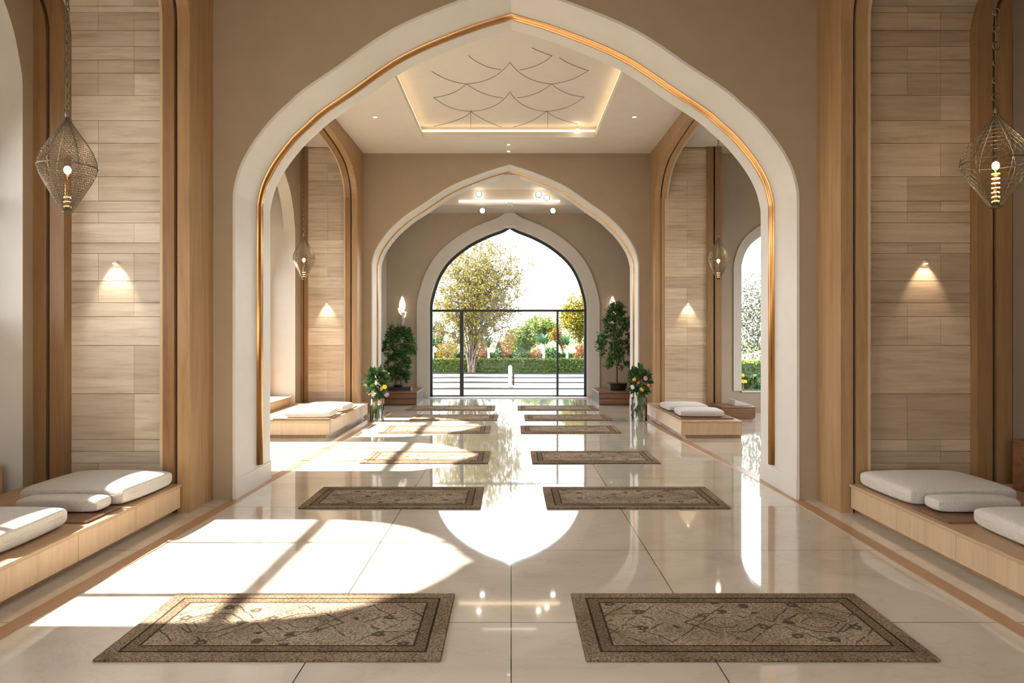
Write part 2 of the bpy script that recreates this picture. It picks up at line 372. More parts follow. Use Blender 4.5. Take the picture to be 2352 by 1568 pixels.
# bay two, coffered
TX0, TX1, TY0, TY1 = -2.28, 2.16, 12.3, 18.0
mb = MB()
mb.box(-6.47, TX0, 10.0, 20.3, ZT, ZT+.14); mb.box(TX1, 9.2, 10.0, 20.3, ZT, ZT+.14)
mb.box(TX0, TX1, 10.0, TY0, ZT, ZT+.14); mb.box(TX0, TX1, TY1, 20.3, ZT, ZT+.14)
mb.box(-6.47, 9.2, 10.0, 20.3, ZT+.30, ZT+.5)
for a in ((TX0-.25,TX0-.2,TY0-.25,TY1+.25), (TX1+.2,TX1+.25,TY0-.25,TY1+.25), (TX0-.25,TX1+.25,TY0-.25,TY0-.2), (TX0-.25,TX1+.25,TY1+.2,TY1+.25)): mb.box(*a, ZT+.14, ZT+.30)
ceil2 = struct('ceiling.001', mb, M['ceiling'])
# incised ogee pattern on the coffer
mb = MB(); ZC = ZT+.292
def onceil(x, y):
    D = (ZC-H)*F/(VY-y); return Vector(((x-VX)*D/F, D, ZC))
def curve(a, c, b_, r=.0048, n=10):
    A, C, B = (onceil(*q) for q in (a, c, b_))
    mb.tube([A*(1-s)**2+C*2*s*(1-s)+B*s*s for s in [i/n for i in range(n+1)]], r, 5)
for a, c, b_ in (((1171,143),(1140,188),(1072,193)), ((1171,143),(1202,188),(1267,193)), ((1171,211),(1146,252),(1081,256)), ((1171,211),(1196,252),(1255,256)),
    ((1150,160),(1108,156),(1076,128)), ((1193,161),(1240,154),(1268,128)), ((1072,193),(1026,188),(992,164)), ((1267,193),(1312,189),(1352,162)), ((1352,162),(1314,152),(1285,133)),
    ((1072,193),(1042,220),(996,224)), ((1267,193),(1297,220),(1342,223)), ((1072,193),(1104,219),(1155,225)), ((1267,193),(1236,220),(1188,225)),
    ((996,224),(1030,254),(1081,256)), ((1342,223),(1306,253),(1255,256)), ((1081,256),(1072,274),(995,291)), ((1081,256),(1110,278),(1152,292)), ((1255,256),(1220,284),(1178,292)), ((1255,256),(1276,274),(1326,285)),
    ((1268,128),(1244,121),(1222,110))): curve(a, c, b_)
for x, y0, y1 in ((1081,252,294), (1258,254,293)):
    q = onceil(x, y0); e = P(x, y1, 17.9); mb.tube([q, (e.x, e.y, e.z)], .006, 5)
mb.build('ceiling_pattern', M['wire'], ceil2)
# cove light strips
for x0, x1, y0, y1, lab in ((TX0, TX1, TY1+.02, TY1+.06, 'glowing warm strip along the far edge of the ceiling coffer'),
                            (TX0-.06, TX0-.02, TY0, TY1, 'glowing warm strip along the left edge of the ceiling coffer'),
                            (TX1+.02, TX1+.06, TY0, TY1, 'glowing warm strip along the right edge of the ceiling coffer')):
    mb = MB(); mb.box(x0, x1, y0, y1, ZT+.14, ZT+.20); tag(mb.build('cove_light', M['led'], origin=((x0+x1)/2, (y0+y1)/2, ZT+.14)), lab, 'light', 'cove strips of the coffer')
# bay three: ceiling and bulkhead
mb = MB(); mb.box(-5, 5, 20.3, 24.6, 6.78, 7.0); mb.box(-5, 5, 22.4, 24.6, 6.3, 6.78); struct('ceiling.002', mb, M['ceiling'])
mb = MB(); mb.box(-1.66, 1.55, 22.36, 22.40, 6.38, 6.44); tag(mb.build('cove_light', M['led'], origin=(0, 22.38, 6.38)), 'straight glowing strip on the bulkhead above the end window', 'light')

# ------------------------------------------------------------------ cross walls
D1, D1b, D2, D2b, D3 = 9.28, 10.61, 19.6, 20.9, 24.0
apex1 = H + 803*D1/F; apex2 = H + 387*D2/F
prof1 = arch(.0, 3.68, 3.81, apex1, 0, SH1); prof2 = arch(-.035, 3.865, 3.61, apex2, 0, SH1)
for i, (nm, prof, d0, d1, x0, x1) in enumerate((('wall_front', prof1, D1, D1b, -6.47, 9.2), ('wall_middle', prof2, D2, D2b, -6.47, 5.6))):
    mb, rv = MB(), MB(); arch_wall(mb, x0, x1, 0, ZT+.3, prof, d0, d1, TR)
    w = struct(nm, mb, M['taupe'])
    ring(rv, inset(prof, -.001), inset(prof, .035), d0-.004, d1+.004, TR)
    struct('trim_%d' % (3+i), rv, M['plaster'])
    # bronze bead set in the soffit
    dm = d0+(.84 if i == 0 else .62); r = .072 if i == 0 else .045
    pf = [p for p in inset(prof, .03)]; pf[0] = (pf[0][0], .31); pf[-1] = (pf[-1][0], .31)
    mb = MB(); mb.tube([(u, dm, z) for u, z in pf], r, 12); struct('trim_%d' % (5+i), mb, M['bronze'], smooth=True)
    mb = MB(); mb.tube([(u, dm+r+.02, z) for u, z in inset(pf, -.012)], .028, 6); struct('trim_%d' % (7+i), mb, M['dark'])
    for j, (u, sg) in enumerate(((prof[0][0], 1), (prof[-1][0], -1))):
        mb = MB(); a, c = sorted((u, u+sg*.05)); mb.box(a, c, d0-.02, d1+.02, 0, .27); struct('baseboard_%s' % ['left_front', 'right_front', 'left_middle', 'right_middle'][2*i+j], mb, M['plaster'], bevel=.006)
# right aisle end wall with its own arched window
prof_ra = arch(7.6, 1.18, 1.18, 5.27, .595, SH2)
mb = MB(); arch_wall(mb, 5.6, 9.2, 0, ZT+.3, prof_ra, D2, D2+.35, TR); struct('wall_right_end', mb, M['taupe_light'])
mb = MB(); ring(mb, inset(prof_ra, -.22), inset(prof_ra, .0), D2-.05, D2, TR); mb.box(6.42, 8.78, D2-.06, D2+.3, .555, .595); struct('trim_9', mb, M['plaster'])
# end wall
wcx = -7*D3/F; WH = 182.5*D3/F
prof3 = arch((1171-VX)*D3/F, 186*D3/F, 179*D3/F, H+250*D3/F, 0, SH2)
mb = MB(); arch_wall(mb, -5, 5, 0, 7.0, prof3, D3, D3+.4, TR); struct('wall_back', mb, M['taupe_light'])
mb = MB(); ring(mb, inset(prof3, -.40), inset(prof3, .0), D3-.08, D3+.02, TR); struct('trim_10', mb, M['plaster'])
mb = MB(); ring(mb, inset(prof3, -.0), inset(prof3, .03), D3-.085, D3+.40, TR); struct('trim_11', mb, M['white_frame'])
mb = MB(); mb.box(-4.36, -4.26, 20.9, 24, 0, 7.0); struct('wall_left_end', mb, M['plaster'])  # pale colour stands in for daylight falling on this side wall
mb = MB(); mb.box(4.3, 4.4, 20.9, 24, 0, 7.0); struct('wall_right_far', mb, M['taupe'])

# window in the end wall
win = sroot('window_1', ((1171-VX)*D3/F, D3+.1, 0))
pfw = inset(prof3, .03); dW = D3+.1
mb = MB(); ring(mb, pfw, inset(pfw, .085), dW, dW+.09, TR); mb.box(pfw[0][0], pfw[-1][0], dW, dW+.09, .0, .07); mb.build('window_frame', M['black_metal'], win)
zt = H+52*D3/F
mb = MB(); mb.box(pfw[0][0], pfw[-1][0], dW+.01, dW+.08, zt-.04, zt+.04); mb.build('transom', M['black_metal'], win)
mb = MB(); x = (1060-VX)*D3/F; mb.box(x-.065, x+.065, dW, dW+.1, .05, zt); mb.build('mullion', M['black_metal'], win)
mb = MB(); x2 = (1281-VX)*D3/F; mb.box(x2-.035, x2+.035, dW, dW+.09, .05, zt); mb.build('mullion', M['black_metal'], win)
for a, c in ((pfw[0][0], x), (x, x2), (x2, pfw[-1][0])):
    mb = MB(); mb.quad((a, dW+.05, .05), (c, dW+.05, .05), (c, dW+.05, zt), (a, dW+.05, zt)); mb.build('pane', M['glass'], win)
mb = MB(); top = [p for p in pfw if p[1] > zt]; 
mb.add([(u, dW+.05, z) for u, z in [(pfw[0][0], zt)]+top+[(pfw[-1][0], zt)]], [tuple(range(len(top)+2))]); mb.build('pane', M['glass'], win)
mb = MB(); c = P(1172, 517, D3); mb.box(c.x-.26, c.x+.26, D3-.1, D3+.12, c.z-.10, c.z+.02); mb.build('apex_bracket', M['white_frame'], win, bevel=.03)
mb = MB(); mb.box(pfw[0][0]-.02, pfw[-1][0]+.02, D3-.35, D3+.1, 0, .03); struct('trim_12', mb, M['white_frame'])

# right aisle window glazing
win = sroot('window_2', (7.6, D2+.2, .6))
pf = inset(prof_ra, .02)
mb = MB(); ring(mb, pf, inset(pf, .05), D2+.18, D2+.26, TR); mb.build('window_frame', M['white_frame'], win)
mb = MB(); mb.add([(u, D2+.22, z) for u, z in pf], [tuple(range(len(pf)))]); mb.build('pane', M['glass'], win)

# ------------------------------------------------------------------ wooden arcades along the hall + niche walls
def arcade(name, x, sg, y0, y1, uc, w, apex, sh=None):
    a = arch(uc, w, w, apex, 0, sh or SH3)
    def s3(dx0, dx1): return sorted((x+sg*dx0, x+sg*dx1))
    r = sroot(name, (x, uc, 0))
    mb = MB(); arch_wall(mb, y0, y1, 0, ZT, a, *s3(0, .15), LO); mb.build('arch_board', M['oak'], r)
    mb = MB(); arch_wall(mb, y0, y1, 0, ZT, inset(a, -.05), *s3(.15, .185), LO); mb.build('shadow_gap', M['dark'], r)
    mb = MB(); arch_wall(mb, y0, y1, 0, ZT, inset(a, .01), *s3(.185, .325), LO); mb.build('arch_board', M['oak_shade' if sg < 0 else 'oak'], r)
    mb = MB(); q = inset(a, .012); ring(mb, inset(a, .0), q, *s3(.325, .36), LO); mb.build('edge_bead', M['oak_pale'], r)
arcade('wall_left_arcade', -3.94, -1, -4.2, D1, 3.8, 4.8, 7.15, SH4)
arcade('wall_right_arcade', 4.04, 1, -4.2, D1, 3.8, 4.8, 7.15, SH4)
arcade('wall_left_arcade.001', -4.12, -1, D1b, D2, 15.0, 3.8, 6.93)
arcade('wall_right_arcade.001', 3.88, 1, D1b, D2, 14.85, 4.12, 6.95)

ROW1 = [-20,14,29,70,107,138,168,219,277,329,406,462,487,512,558,582,645,695,727,793,904,1009,1036,1063,1150]
ROW2 = [290,322,345,375,396,415,426,448,462,480,510,529,551,569,582,613,636,661,687,729,752,762,793,850,900,915,950]
def stone_wall(nm, x0, x1, D, rows, jx, seed, mat='stone'):
    rnd = random.Random(seed); mb = MB(); zs = [H-(y-VY)*D/F for y in rows]; zs[-1] = 0.0
    zs = [7.2]+[z for z in zs if z < 7.15]
    mbk = MB(); mbk.box(x0, x1, D+.02, D+.05, 0, 7.2)
    for i in range(len(zs)-1):
        cut = [x0] + sorted(j for j in jx if rnd.random() < .55) + [x1]
        for a, c in zip(cut, cut[1:]): mb.box(a+.002, c-.002, D-rnd.random()*.003, D+.04, zs[i+1]+.003, zs[i]-.003)
    r = struct(nm, mb, M[mat]); mbk.build('mortar_bed', M['trim_wood'], r)
stone_wall('wall_left_stone', -5.85, -4.20, 8.75, ROW1, [(226-VX)*8.75/F, (308-VX)*8.75/F], 1)
stone_wall('wall_right_stone', 4.30, 6.12, 8.75, ROW1, [(2084-VX)*8.75/F, (2160-VX)*8.75/F], 2, 'stone_shade')
stone_wall('wall_left_stone.001', -5.50, -4.40, 18.95, ROW2, [-4.95], 3)
stone_wall('wall_right_stone.001', 4.15, 5.29, 18.95, ROW2, [4.75], 4, 'stone_half_shade')
# piers behind the stone, plain plaster
mb = MB(); mb.box(-6.47, -3.96, 8.80, D1, 0, ZT); struct('wall_left_pier', mb, M['taupe'])
mb = MB(); mb.box(4.06, 9.2, 8.80, D1, 0, ZT); struct('wall_right_pier', mb, M['taupe'])
mb = MB(); mb.box(-6.47, -4.14, 19.0, D2, 0, ZT); struct('wall_left_pier.001', mb, M['taupe'])
mb = MB(); mb.box(3.9, 5.66, 19.0, D2, 0, ZT); struct('wall_right_pier.001', mb, M['taupe'])
# boards on the outer side of each stone panel
def boards(nm, x0, x1, D, sg, bend):
    """two oak boards with a dark gap; sg=+1 leans to the right where it bends"""
    r = sroot(nm, ((x0+x1)/2, D, 0)); w = (x1-x0); zb = H+685*8.75/F
    parts = [(x0, x0+.43*w, 'oak'), (x0+.43*w, x1-.45*w, 'dark'), (x1-.45*w, x1, 'oak')]
    for i, (a, c, mt) in enumerate(parts):
        mb = MB(); dd = D+.06 if mt == 'dark' else D
        zz = [0, zb] if bend else [0, ZT]
        sh = [0, 0]
        if bend:
            for k in range(1, 9):
                q = k/8; zz.append(zb+(ZT-zb)*q); sh.append(sg*.75*q**1.8)
        for k in range(len(zz)-1):
            za, zc, sa, sc = zz[k], zz[k+1], sh[k], sh[k+1]
            v = [(a+sa,dd,za),(c+sa,dd,za),(c+sa,D+.2,za),(a+sa,D+.2,za),(a+sc,dd,zc),(c+sc,dd,zc),(c+sc,D+.2,zc),(a+sc,D+.2,zc)]
            mb.add(v, [(0,1,5,4),(1,2,6,5),(2,3,7,6),(3,0,4,7)])
        mb.build('board' if mt == 'oak' else 'shadow_gap', M['oak_shade' if mt == 'oak' else mt], r)
boards('trim_13', -5.87, -5.48, 8.60, -1, True)
boards('trim_14', 5.72, 6.14, 8.60, 1, True)
boards('trim_15', -5.67, -5.48, 18.86, 1, False)
boards('trim_16', 5.27, 5.66, 18.86, -1, False)

# ------------------------------------------------------------------ outer side walls, left windows
XG = -6.35
def left_windows(nm, xin, yA, yB, wins, wn0):
    """inner leaf with tall recesses, outer leaf with the glazed arch"""
    inner, outer, rev = MB(), MB(), MB(); cuts = [yA]
    for a, c in zip(wins, wins[1:]): cuts.append((a[1]+c[0])/2)
    cuts.append(yB)
    for i, (a, c, spring, apexz, sill, zap, ztr, mul) in enumerate(wins):
        uc, w = (a+c)/2, (c-a)/2
        pf = arch(uc, w, w, spring+1.05*w, 0, SH2)
        arch_wall(inner, cuts[i], cuts[i+1], 0, ZT, pf, xin-.30, xin, LO, rev)
        po = arch(uc, w-.08, w-.08, zap, sill, SH2); arch_wall(outer, cuts[i], cuts[i+1], 0, ZT, po, XG-.12, XG, LO)
        rev.quad((xin-.3, a-.0, 0), (XG, a, 0), (XG, a, ZT), (xin-.3, a, ZT)); rev.quad((xin-.3, c, 0), (XG, c, 0), (XG, c, ZT), (xin-.3, c, ZT))
        wr = sroot('window_%d' % (wn0+i), (XG-.06, uc, sill))
        mb = MB(); ring(mb, po, inset(po, .06), XG-.10, XG-.02, LO); mb.box(XG-.10, XG-.02, po[0][0], po[-1][0], sill, sill+.06); mb.build('window_frame', M['bronze'], wr)
        zz = [p for p in po if p[0] < uc and p[1] >= ztr]; hw = w-.08
        mb = MB(); mb.box(XG-.10, XG-.02, uc-hw*.97, uc+hw*.97, ztr-.055, ztr+.055); mb.build('transom', M['bronze'], wr)
        for y, th in mul:
            zt_ = max(z for u, z in po if abs(u-y) < .3)
            mb = MB(); mb.box(XG-.09, XG-.03, y-th, y+th, sill, zt_-.12); mb.build('mullion', M['bronze'], wr)
        mb = MB(); mb.add([(XG-.06, u, z) for u, z in po], [tuple(range(len(po)))]); mb.build('pane', M['glass'], wr)
    struct('wall_left' + nm, inner, M['taupe']); struct('wall_left_outer' + nm, outer, M['plaster']); struct('wall_left_reveal' + nm, rev, M['plaster'])
left_windows('', -5.86, -4.2, 8.8, [(-.2, 3.6, 5.16, 0, .5, 5.5, 3.78, [(1.7, .03)]), (5.15, 8.42, 5.16, 0, 2.35, 5.5, 3.78, [(5.90, .05), (7.38, .03)])], 3)
left_windows('.001', -5.66, D1b, 19.0, [(10.85, 14.35, 4.77, 0, .5, 5.35, 3.96, [(12.1, .035), (13.4, .03)]), (14.75, 18.4, 4.77, 0, .5, 5.3, 3.96, [(16.8, .03)])], 5)
mb = MB(); mb.box(6.15, 6.4, -4.2, 8.8, 0, ZT); struct('wall_right', mb, M['taupe_shade'])
pr = arch(14.6, 2.4, 2.4, 5.6, .6, SH2)
mb = MB(); arch_wall(mb, D1b, D2, 0, ZT, pr, 9.0, 9.2, LO); struct('wall_right.001', mb, M['taupe_light'])
wr = sroot('window_7', (9.1, 14.6, .6))  # unseen window, added to let sky light into the right aisle
mb = MB(); ring(mb, pr, inset(pr, .06), 9.05, 9.13, LO); mb.build('window_frame', M['bronze'], wr)
mb = MB(); mb.add([(9.09, u, z) for u, z in pr], [tuple(range(len(pr)))]); mb.build('pane', M['glass'], wr)
# wall behind the viewer, a wide arched entrance
pe = arch(0, 2.4, 2.4, 5.6, 0, SH1)
mb = MB(); arch_wall(mb, -6.47, 9.2, 0, ZT, pe, -4.2, -3.9, TR); struct('wall_entrance', mb, M['taupe'])


SKY, SUN = 5.4, 27.0
VIEW = ('Standard', 'None', 0.2)
FILL_LIGHTS = [('fill_coffer', (-.06, 15.1, ZT+.12), (0,0,-1), 3.6, 4.6, 90, (1,.92,.80)),  # added fill in the coffer, backing up the weak strips
         ('fill_ceiling', (0, 4.5, ZT-.03), (0,0,-1), 4, 5, 60, (1,.92,.82)),  # unseen fill added under the foreground ceiling
         ('fill_end', (0, 21.3, 6.76), (0,.25,-1), 4, .5, 14, (1,.92,.82))]  # extra fill added to brighten the end bay
# ------------------------------------------------------------------ benches and seats
def bench(name, label, x0, x1, y0, y1, top, sg, panels, end=None, group=None, pl=.11):
    """sg=+1: front looks to +x.  end: a panel also closes the near end"""
    r = empty(name, ((x0+x1)/2, (y0+y1)/2, 0), label, 'bench', group)
    mb = MB(); mb.box(x0, x1, y0, y1, top-.035, top); mb.build('seat_board', M['oak_top'], r, bevel=.008)
    xf = x1 if sg > 0 else x0; a, c = sorted((xf-sg*.012, xf-sg*.045))
    cuts = [y0+(.012 if end else 0)+(y1-y0-.02)*k/panels for k in range(panels+1)]
    for k in range(panels):
        mb = MB(); mb.box(a, c, cuts[k]+.003, cuts[k+1]-.003, .075, top-.036); mb.build('front_panel', M['oak_pale'], r, bevel=.004)
    if end:
        mb = MB(); mb.box(min(x0, x1)+.012, max(x0, x1)-.012, y0+.012, y0+.045, .075, top-.036); mb.build('end_panel', M['oak_pale'], r, bevel=.004)
    mb = MB(); q0, q1 = (x0+.02, x1-pl) if sg > 0 else (x0+pl, x1-.02)
    mb.box(q0, q1, y0+(.07 if end else .0), y1-.01, 0, .074); mb.build('plinth', M['oak'], r)
    mb = MB(); mb.box(q0+.02, q1-.02, y0+.06, y1-.02, .074, top-.036); mb.build('carcass', M['oak'], r)
    return r
bench('low_bench', 'long low oak bench with pale cushions in the left foreground niche', -5.84, -4.02, 2.5, 8.58, .36, 1, 6)
bench('low_bench', 'long low oak bench with pale cushions in the right foreground niche', 4.13, 6.13, 2.5, 8.58, .36, -1, 6)
bench('low_bench', 'low oak bench with two sunlit cushions in the farther left niche', -5.63, -3.78, 14.65, 18.55, .365, 1, 3, True)
bench('low_bench', 'low oak bench with two cushions in the farther right niche', 3.55, 4.84, 14.65, 18.55, .365, -1, 3, True)

def seat_box(label, x0, x1, y0, y1, z0, z1, mat='oak_pale'):
    r = empty('window_seat', ((x0+x1)/2, (y0+y1)/2, z0), label, 'seat')
    mb = MB(); mb.box(x0, x1, y0, y1, z1-.035, z1); mb.build('seat_board', M['oak_top'] if mat == 'oak_pale' else M['walnut'], r, bevel=.008)
    mb = MB(); mb.box(x0+.015, x1-.015, y0+.015, y1-.015, z0+.05, z1-.035); mb.build('seat_body', M[mat], r, bevel=.004)
    mb = MB(); mb.box(x0+.06, x1-.06, y0+.06, y1-.06, z0, z0+.05); mb.build('plinth', M['oak'], r)
seat_box('oak window seat box at the left edge of the photo behind the cushions', -6.30, -5.88, 5.3, 8.15, 0, .66)
seat_box('oak window seat box in the farther left niche behind the bench', -6.28, -5.68, 15.3, 18.2, 0, .56)
seat_box('small dark wooden box seat under the arched window on the far right', 5.32, 6.2, 17.75, 18.7, 0, .34, 'walnut')
mb = MB(); mb.add([(5.72,17.95,.342),(6.18,17.95,.342),(6.18,18.5,.342),(5.72,18.5,.342),(5.72,17.95,.49),(6.18,17.95,.36),(6.18,18.5,.36),(5.72,18.5,.49)], [(0,3,2,1),(4,5,6,7),(0,1,5,4),(1,2,6,5),(2,3,7,6),(3,0,4,7)])
tag(mb.build('wedge_cushion', M['fabric'], bevel=.02, origin=(5.95,18.2,.342)), 'small white wedge cushion lying on the dark box seat at far right', 'cushion')

def plank_seat(label, x0, x1, y0, y1):
    r = empty('plank_bench', ((x0+x1)/2, (y0+y1)/2, 0), label, 'bench', None)
    mb = MB(); mb.box(x0, x1, y0, y1, .36, .40); mb.build('top_board', M['walnut'], r, bevel=.006)
    for k in range(2):
        mb = MB(); mb.box(x0+.01, x1-.01, y0+.02+.02*k, y0+.07, .02+k*.175, .18+k*.175); mb.build('plank', M['walnut'], r, bevel=.006)
    mb = MB(); mb.box(x0+.03, x1-.03, y0+.08, y1-.02, 0, .36); mb.build('carcass', M['dark'], r)
plank_seat('dark walnut plank bench left of the end window', -4.24, -2.88, 21.5, 23.3)
plank_seat('dark walnut plank bench right of the end window', 2.68, 4.26, 21.5, 23.3)

# open shelf on the right bench, cut by the frame
r = empty('shelf_box', (6.0, 8.0, .362), 'dark wooden open shelf box cut off by the right edge of the photo', 'shelf')
for nm, b in (('side_board', (5.93,5.95,7.7,8.3,.362,.92)), ('side_board', (6.11,6.13,7.7,8.3,.362,.92)), ('shelf', (5.951,6.109,7.7,8.3,.66,.69)), ('top_board', (5.93,6.13,7.7,8.3,.921,.95)), ('back_board', (5.951,6.109,8.27,8.3,.362,.92))):
    mb = MB(); mb.box(*b); mb.build(nm, M['walnut'], r)

# ------------------------------------------------------------------ cushions
def pillow_mesh(hx, hy, h, p=4.0, n=30, dome=.35):
    """flat boxed cushion, softly domed, base at z=0"""
    mb = MB(); vs = []; m = n+1
    def e(t): return (max(0, 1-abs(t)**p))**(1/p)
    us = [math.copysign(1-(1-abs(q))**2.2, q) for q in [-1+2*i/n for i in range(m)]]
    for s in (1, -1):
        for u in us:
            for v in us:
                f = e(u)*e(v); g = (1-u*u)*(1-v*v)
                cx = hx*(u*(1-.035*v*v)); cy = hy*(v*(1-.035*u*u))
                z = h*.5 + (s*h*.5*f*(1-dome) + (h*dome*g*.8 if s > 0 else -h*.5*dome*f))
                vs.append((cx, cy, z))
    fs = []
    for k in (0, 1):
        for i in range(n):
            for j in range(n):
                a = k*m*m+i*m+j; fs.append((a, a+m, a+m+1, a+1) if k == 0 else (a, a+1, a+m+1, a+m))
    mb.add(vs, fs); return mb
def piping_path(hx, hy, z, p=9):
    return [(hx*math.copysign(abs(math.cos(w))**(2/p), math.cos(w))*.985, hy*math.copysign(abs(math.sin(w))**(2/p), math.sin(w))*.985, z) for w in [2*PI*k/64 for k in range(65)]]
def cushion(name, label, c, hx, hy, h, rz=0, group=None, p=7.0, dome=.22, piping=True):
    r = empty(name, c, label, 'cushion', group, rz)
    pm = pillow_mesh(hx, hy, h, p, dome=dome); o = pm.build('cover', M['fabric'], None, smooth=True); o.parent = r
    bmesh_weld(o)
    if piping:
        mb = MB(); mb.tube(piping_path(hx, hy, h*.5), .009, 6, False); q = mb.build('piping', M['fabric'], None, smooth=True); q.parent = r
    return r
def bmesh_weld(o):
    bm = bmesh.new(); bm.from_mesh(o.data); bmesh.ops.remove_doubles(bm, verts=bm.verts, dist=1e-4); bmesh.ops.recalc_face_normals(bm, faces=bm.faces); bm.to_mesh(o.data); bm.free()
T1 = .362
cushion('seat_cushion', 'large pale linen cushion at the far end of the left foreground bench', (-4.66, 7.97, T1), .58, .52, .22, -.04)
cushion('bolster', 'slim pale bolster between the two cushions on the left foreground bench', (-4.60, 7.22, T1+.022), .43, .13, .145, 0, None, 6, .1, False)
cushion('seat_cushion', 'large pale linen cushion cut off by the left edge of the photo', (-4.80, 6.2, T1), .60, .50, .22, .03)
cushion('seat_cushion', 'large pale linen cushion at the far end of the right foreground bench', (4.80, 7.97, T1), .60, .52, .22, .04)
cushion('bolster', 'slim pale bolster between the two cushions on the right foreground bench', (4.74, 7.22, T1+.022), .43, .13, .145, 0, None, 6, .1, False)
cushion('seat_cushion', 'large pale linen cushion cut off by the right edge of the photo', (4.98, 6.2, T1), .60, .50, .22, -.03)
def tray(label, x0, x1, y0, y1, z, mat='walnut', th=.018):
    r = empty('seat_tray', ((x0+x1)/2, (y0+y1)/2, z), label, 'tray')
    n = 3
    for k in range(n):
        mb = MB(); a = x0+(x1-x0)*k/n; mb.box(a+.003, x0+(x1-x0)*(k+1)/n-.003, y0, y1, z, z+th); mb.build('slat', M[mat], r, bevel=.004)
tray('dark walnut board under the bolster on the left foreground bench', -5.35, -4.10, 6.78, 7.40, T1-.001)
tray('dark walnut board under the bolster on the right foreground bench', 4.22, 5.60, 6.78, 7.40, T1-.001)
mb = MB(); mb.box(-5.05, -3.86, 14.85, 17.6, .366, .392); tag(mb.build('bench_mat', M['oak_top'], bevel=.01, origin=(-4.4,16.2,.366)), 'thin oak mat under the cushions on the farther left bench', 'mat')
mb = MB(); mb.box(3.62, 4.75, 14.95, 17.6, .366, .392); tag(mb.build('bench_mat', M['walnut'], bevel=.01, origin=(4.2,16.2,.366)), 'dark mat under the cushions on the farther right bench', 'mat')
T2 = .393
cushion('seat_cushion', 'nearer of two sunlit cushions on the farther left bench', (-4.36, 15.35, T2), .50, .40, .17, .05)
cushion('seat_cushion', 'farther of two sunlit cushions on the farther left bench', (-4.32, 16.55, T2), .50, .46, .17, -.04)
cushion('seat_cushion', 'nearer of two grey cushions on the farther right bench', (4.14, 15.5, T2), .48, .40, .16, -.05)
cushion('seat_cushion', 'farther of two grey cushions on the farther right bench', (4.10, 16.7, T2), .47, .46, .16, .04)

# ------------------------------------------------------------------ rugs
def rugmesh():
    mb = MB(); mb.box(-RHX, RHX, -RHY, RHY, 0, .02); return mb
rug0 = rugmesh().build('prayer_rug', M['rug'], bevel=.008)
rows = [(5.29,'foremost'),(9.38,'second'),(12.42,'third'),(16.0,'fourth'),(18.25,'fifth'),(20.6,'farthest')]
rl = [(-1.636,1.0),(-1.525,.98),(-1.47,.93),(-1.70,1.05),(-1.46,.95),(-1.75,1.1)]
rr = [(1.688,1.02),(1.60,.99),(1.44,.93),(1.32,.95),(1.45,.95),(1.35,1.0)]
first = True
for (D, w), a, b_ in zip(rows, rl, rr):
    for (x, s), side in ((a, 'left'), (b_, 'right')):
        o = rug0 if first else rug0.copy()
        if not first: COL.objects.link(o)
        first = False
        o.location = (x, D, .001); o.scale = (s, 1, 1)
        if side == 'right': o.rotation_euler.z = PI
        lab = {'foremost': 'large patterned brown rug in the %s foreground', 'second': 'patterned brown rug second in the %s row, under the near arch'}.get(w, w + ' patterned brown rug in the %s row along the hall')
        tag(o, lab % side, 'rug', 'woven rugs in two rows')

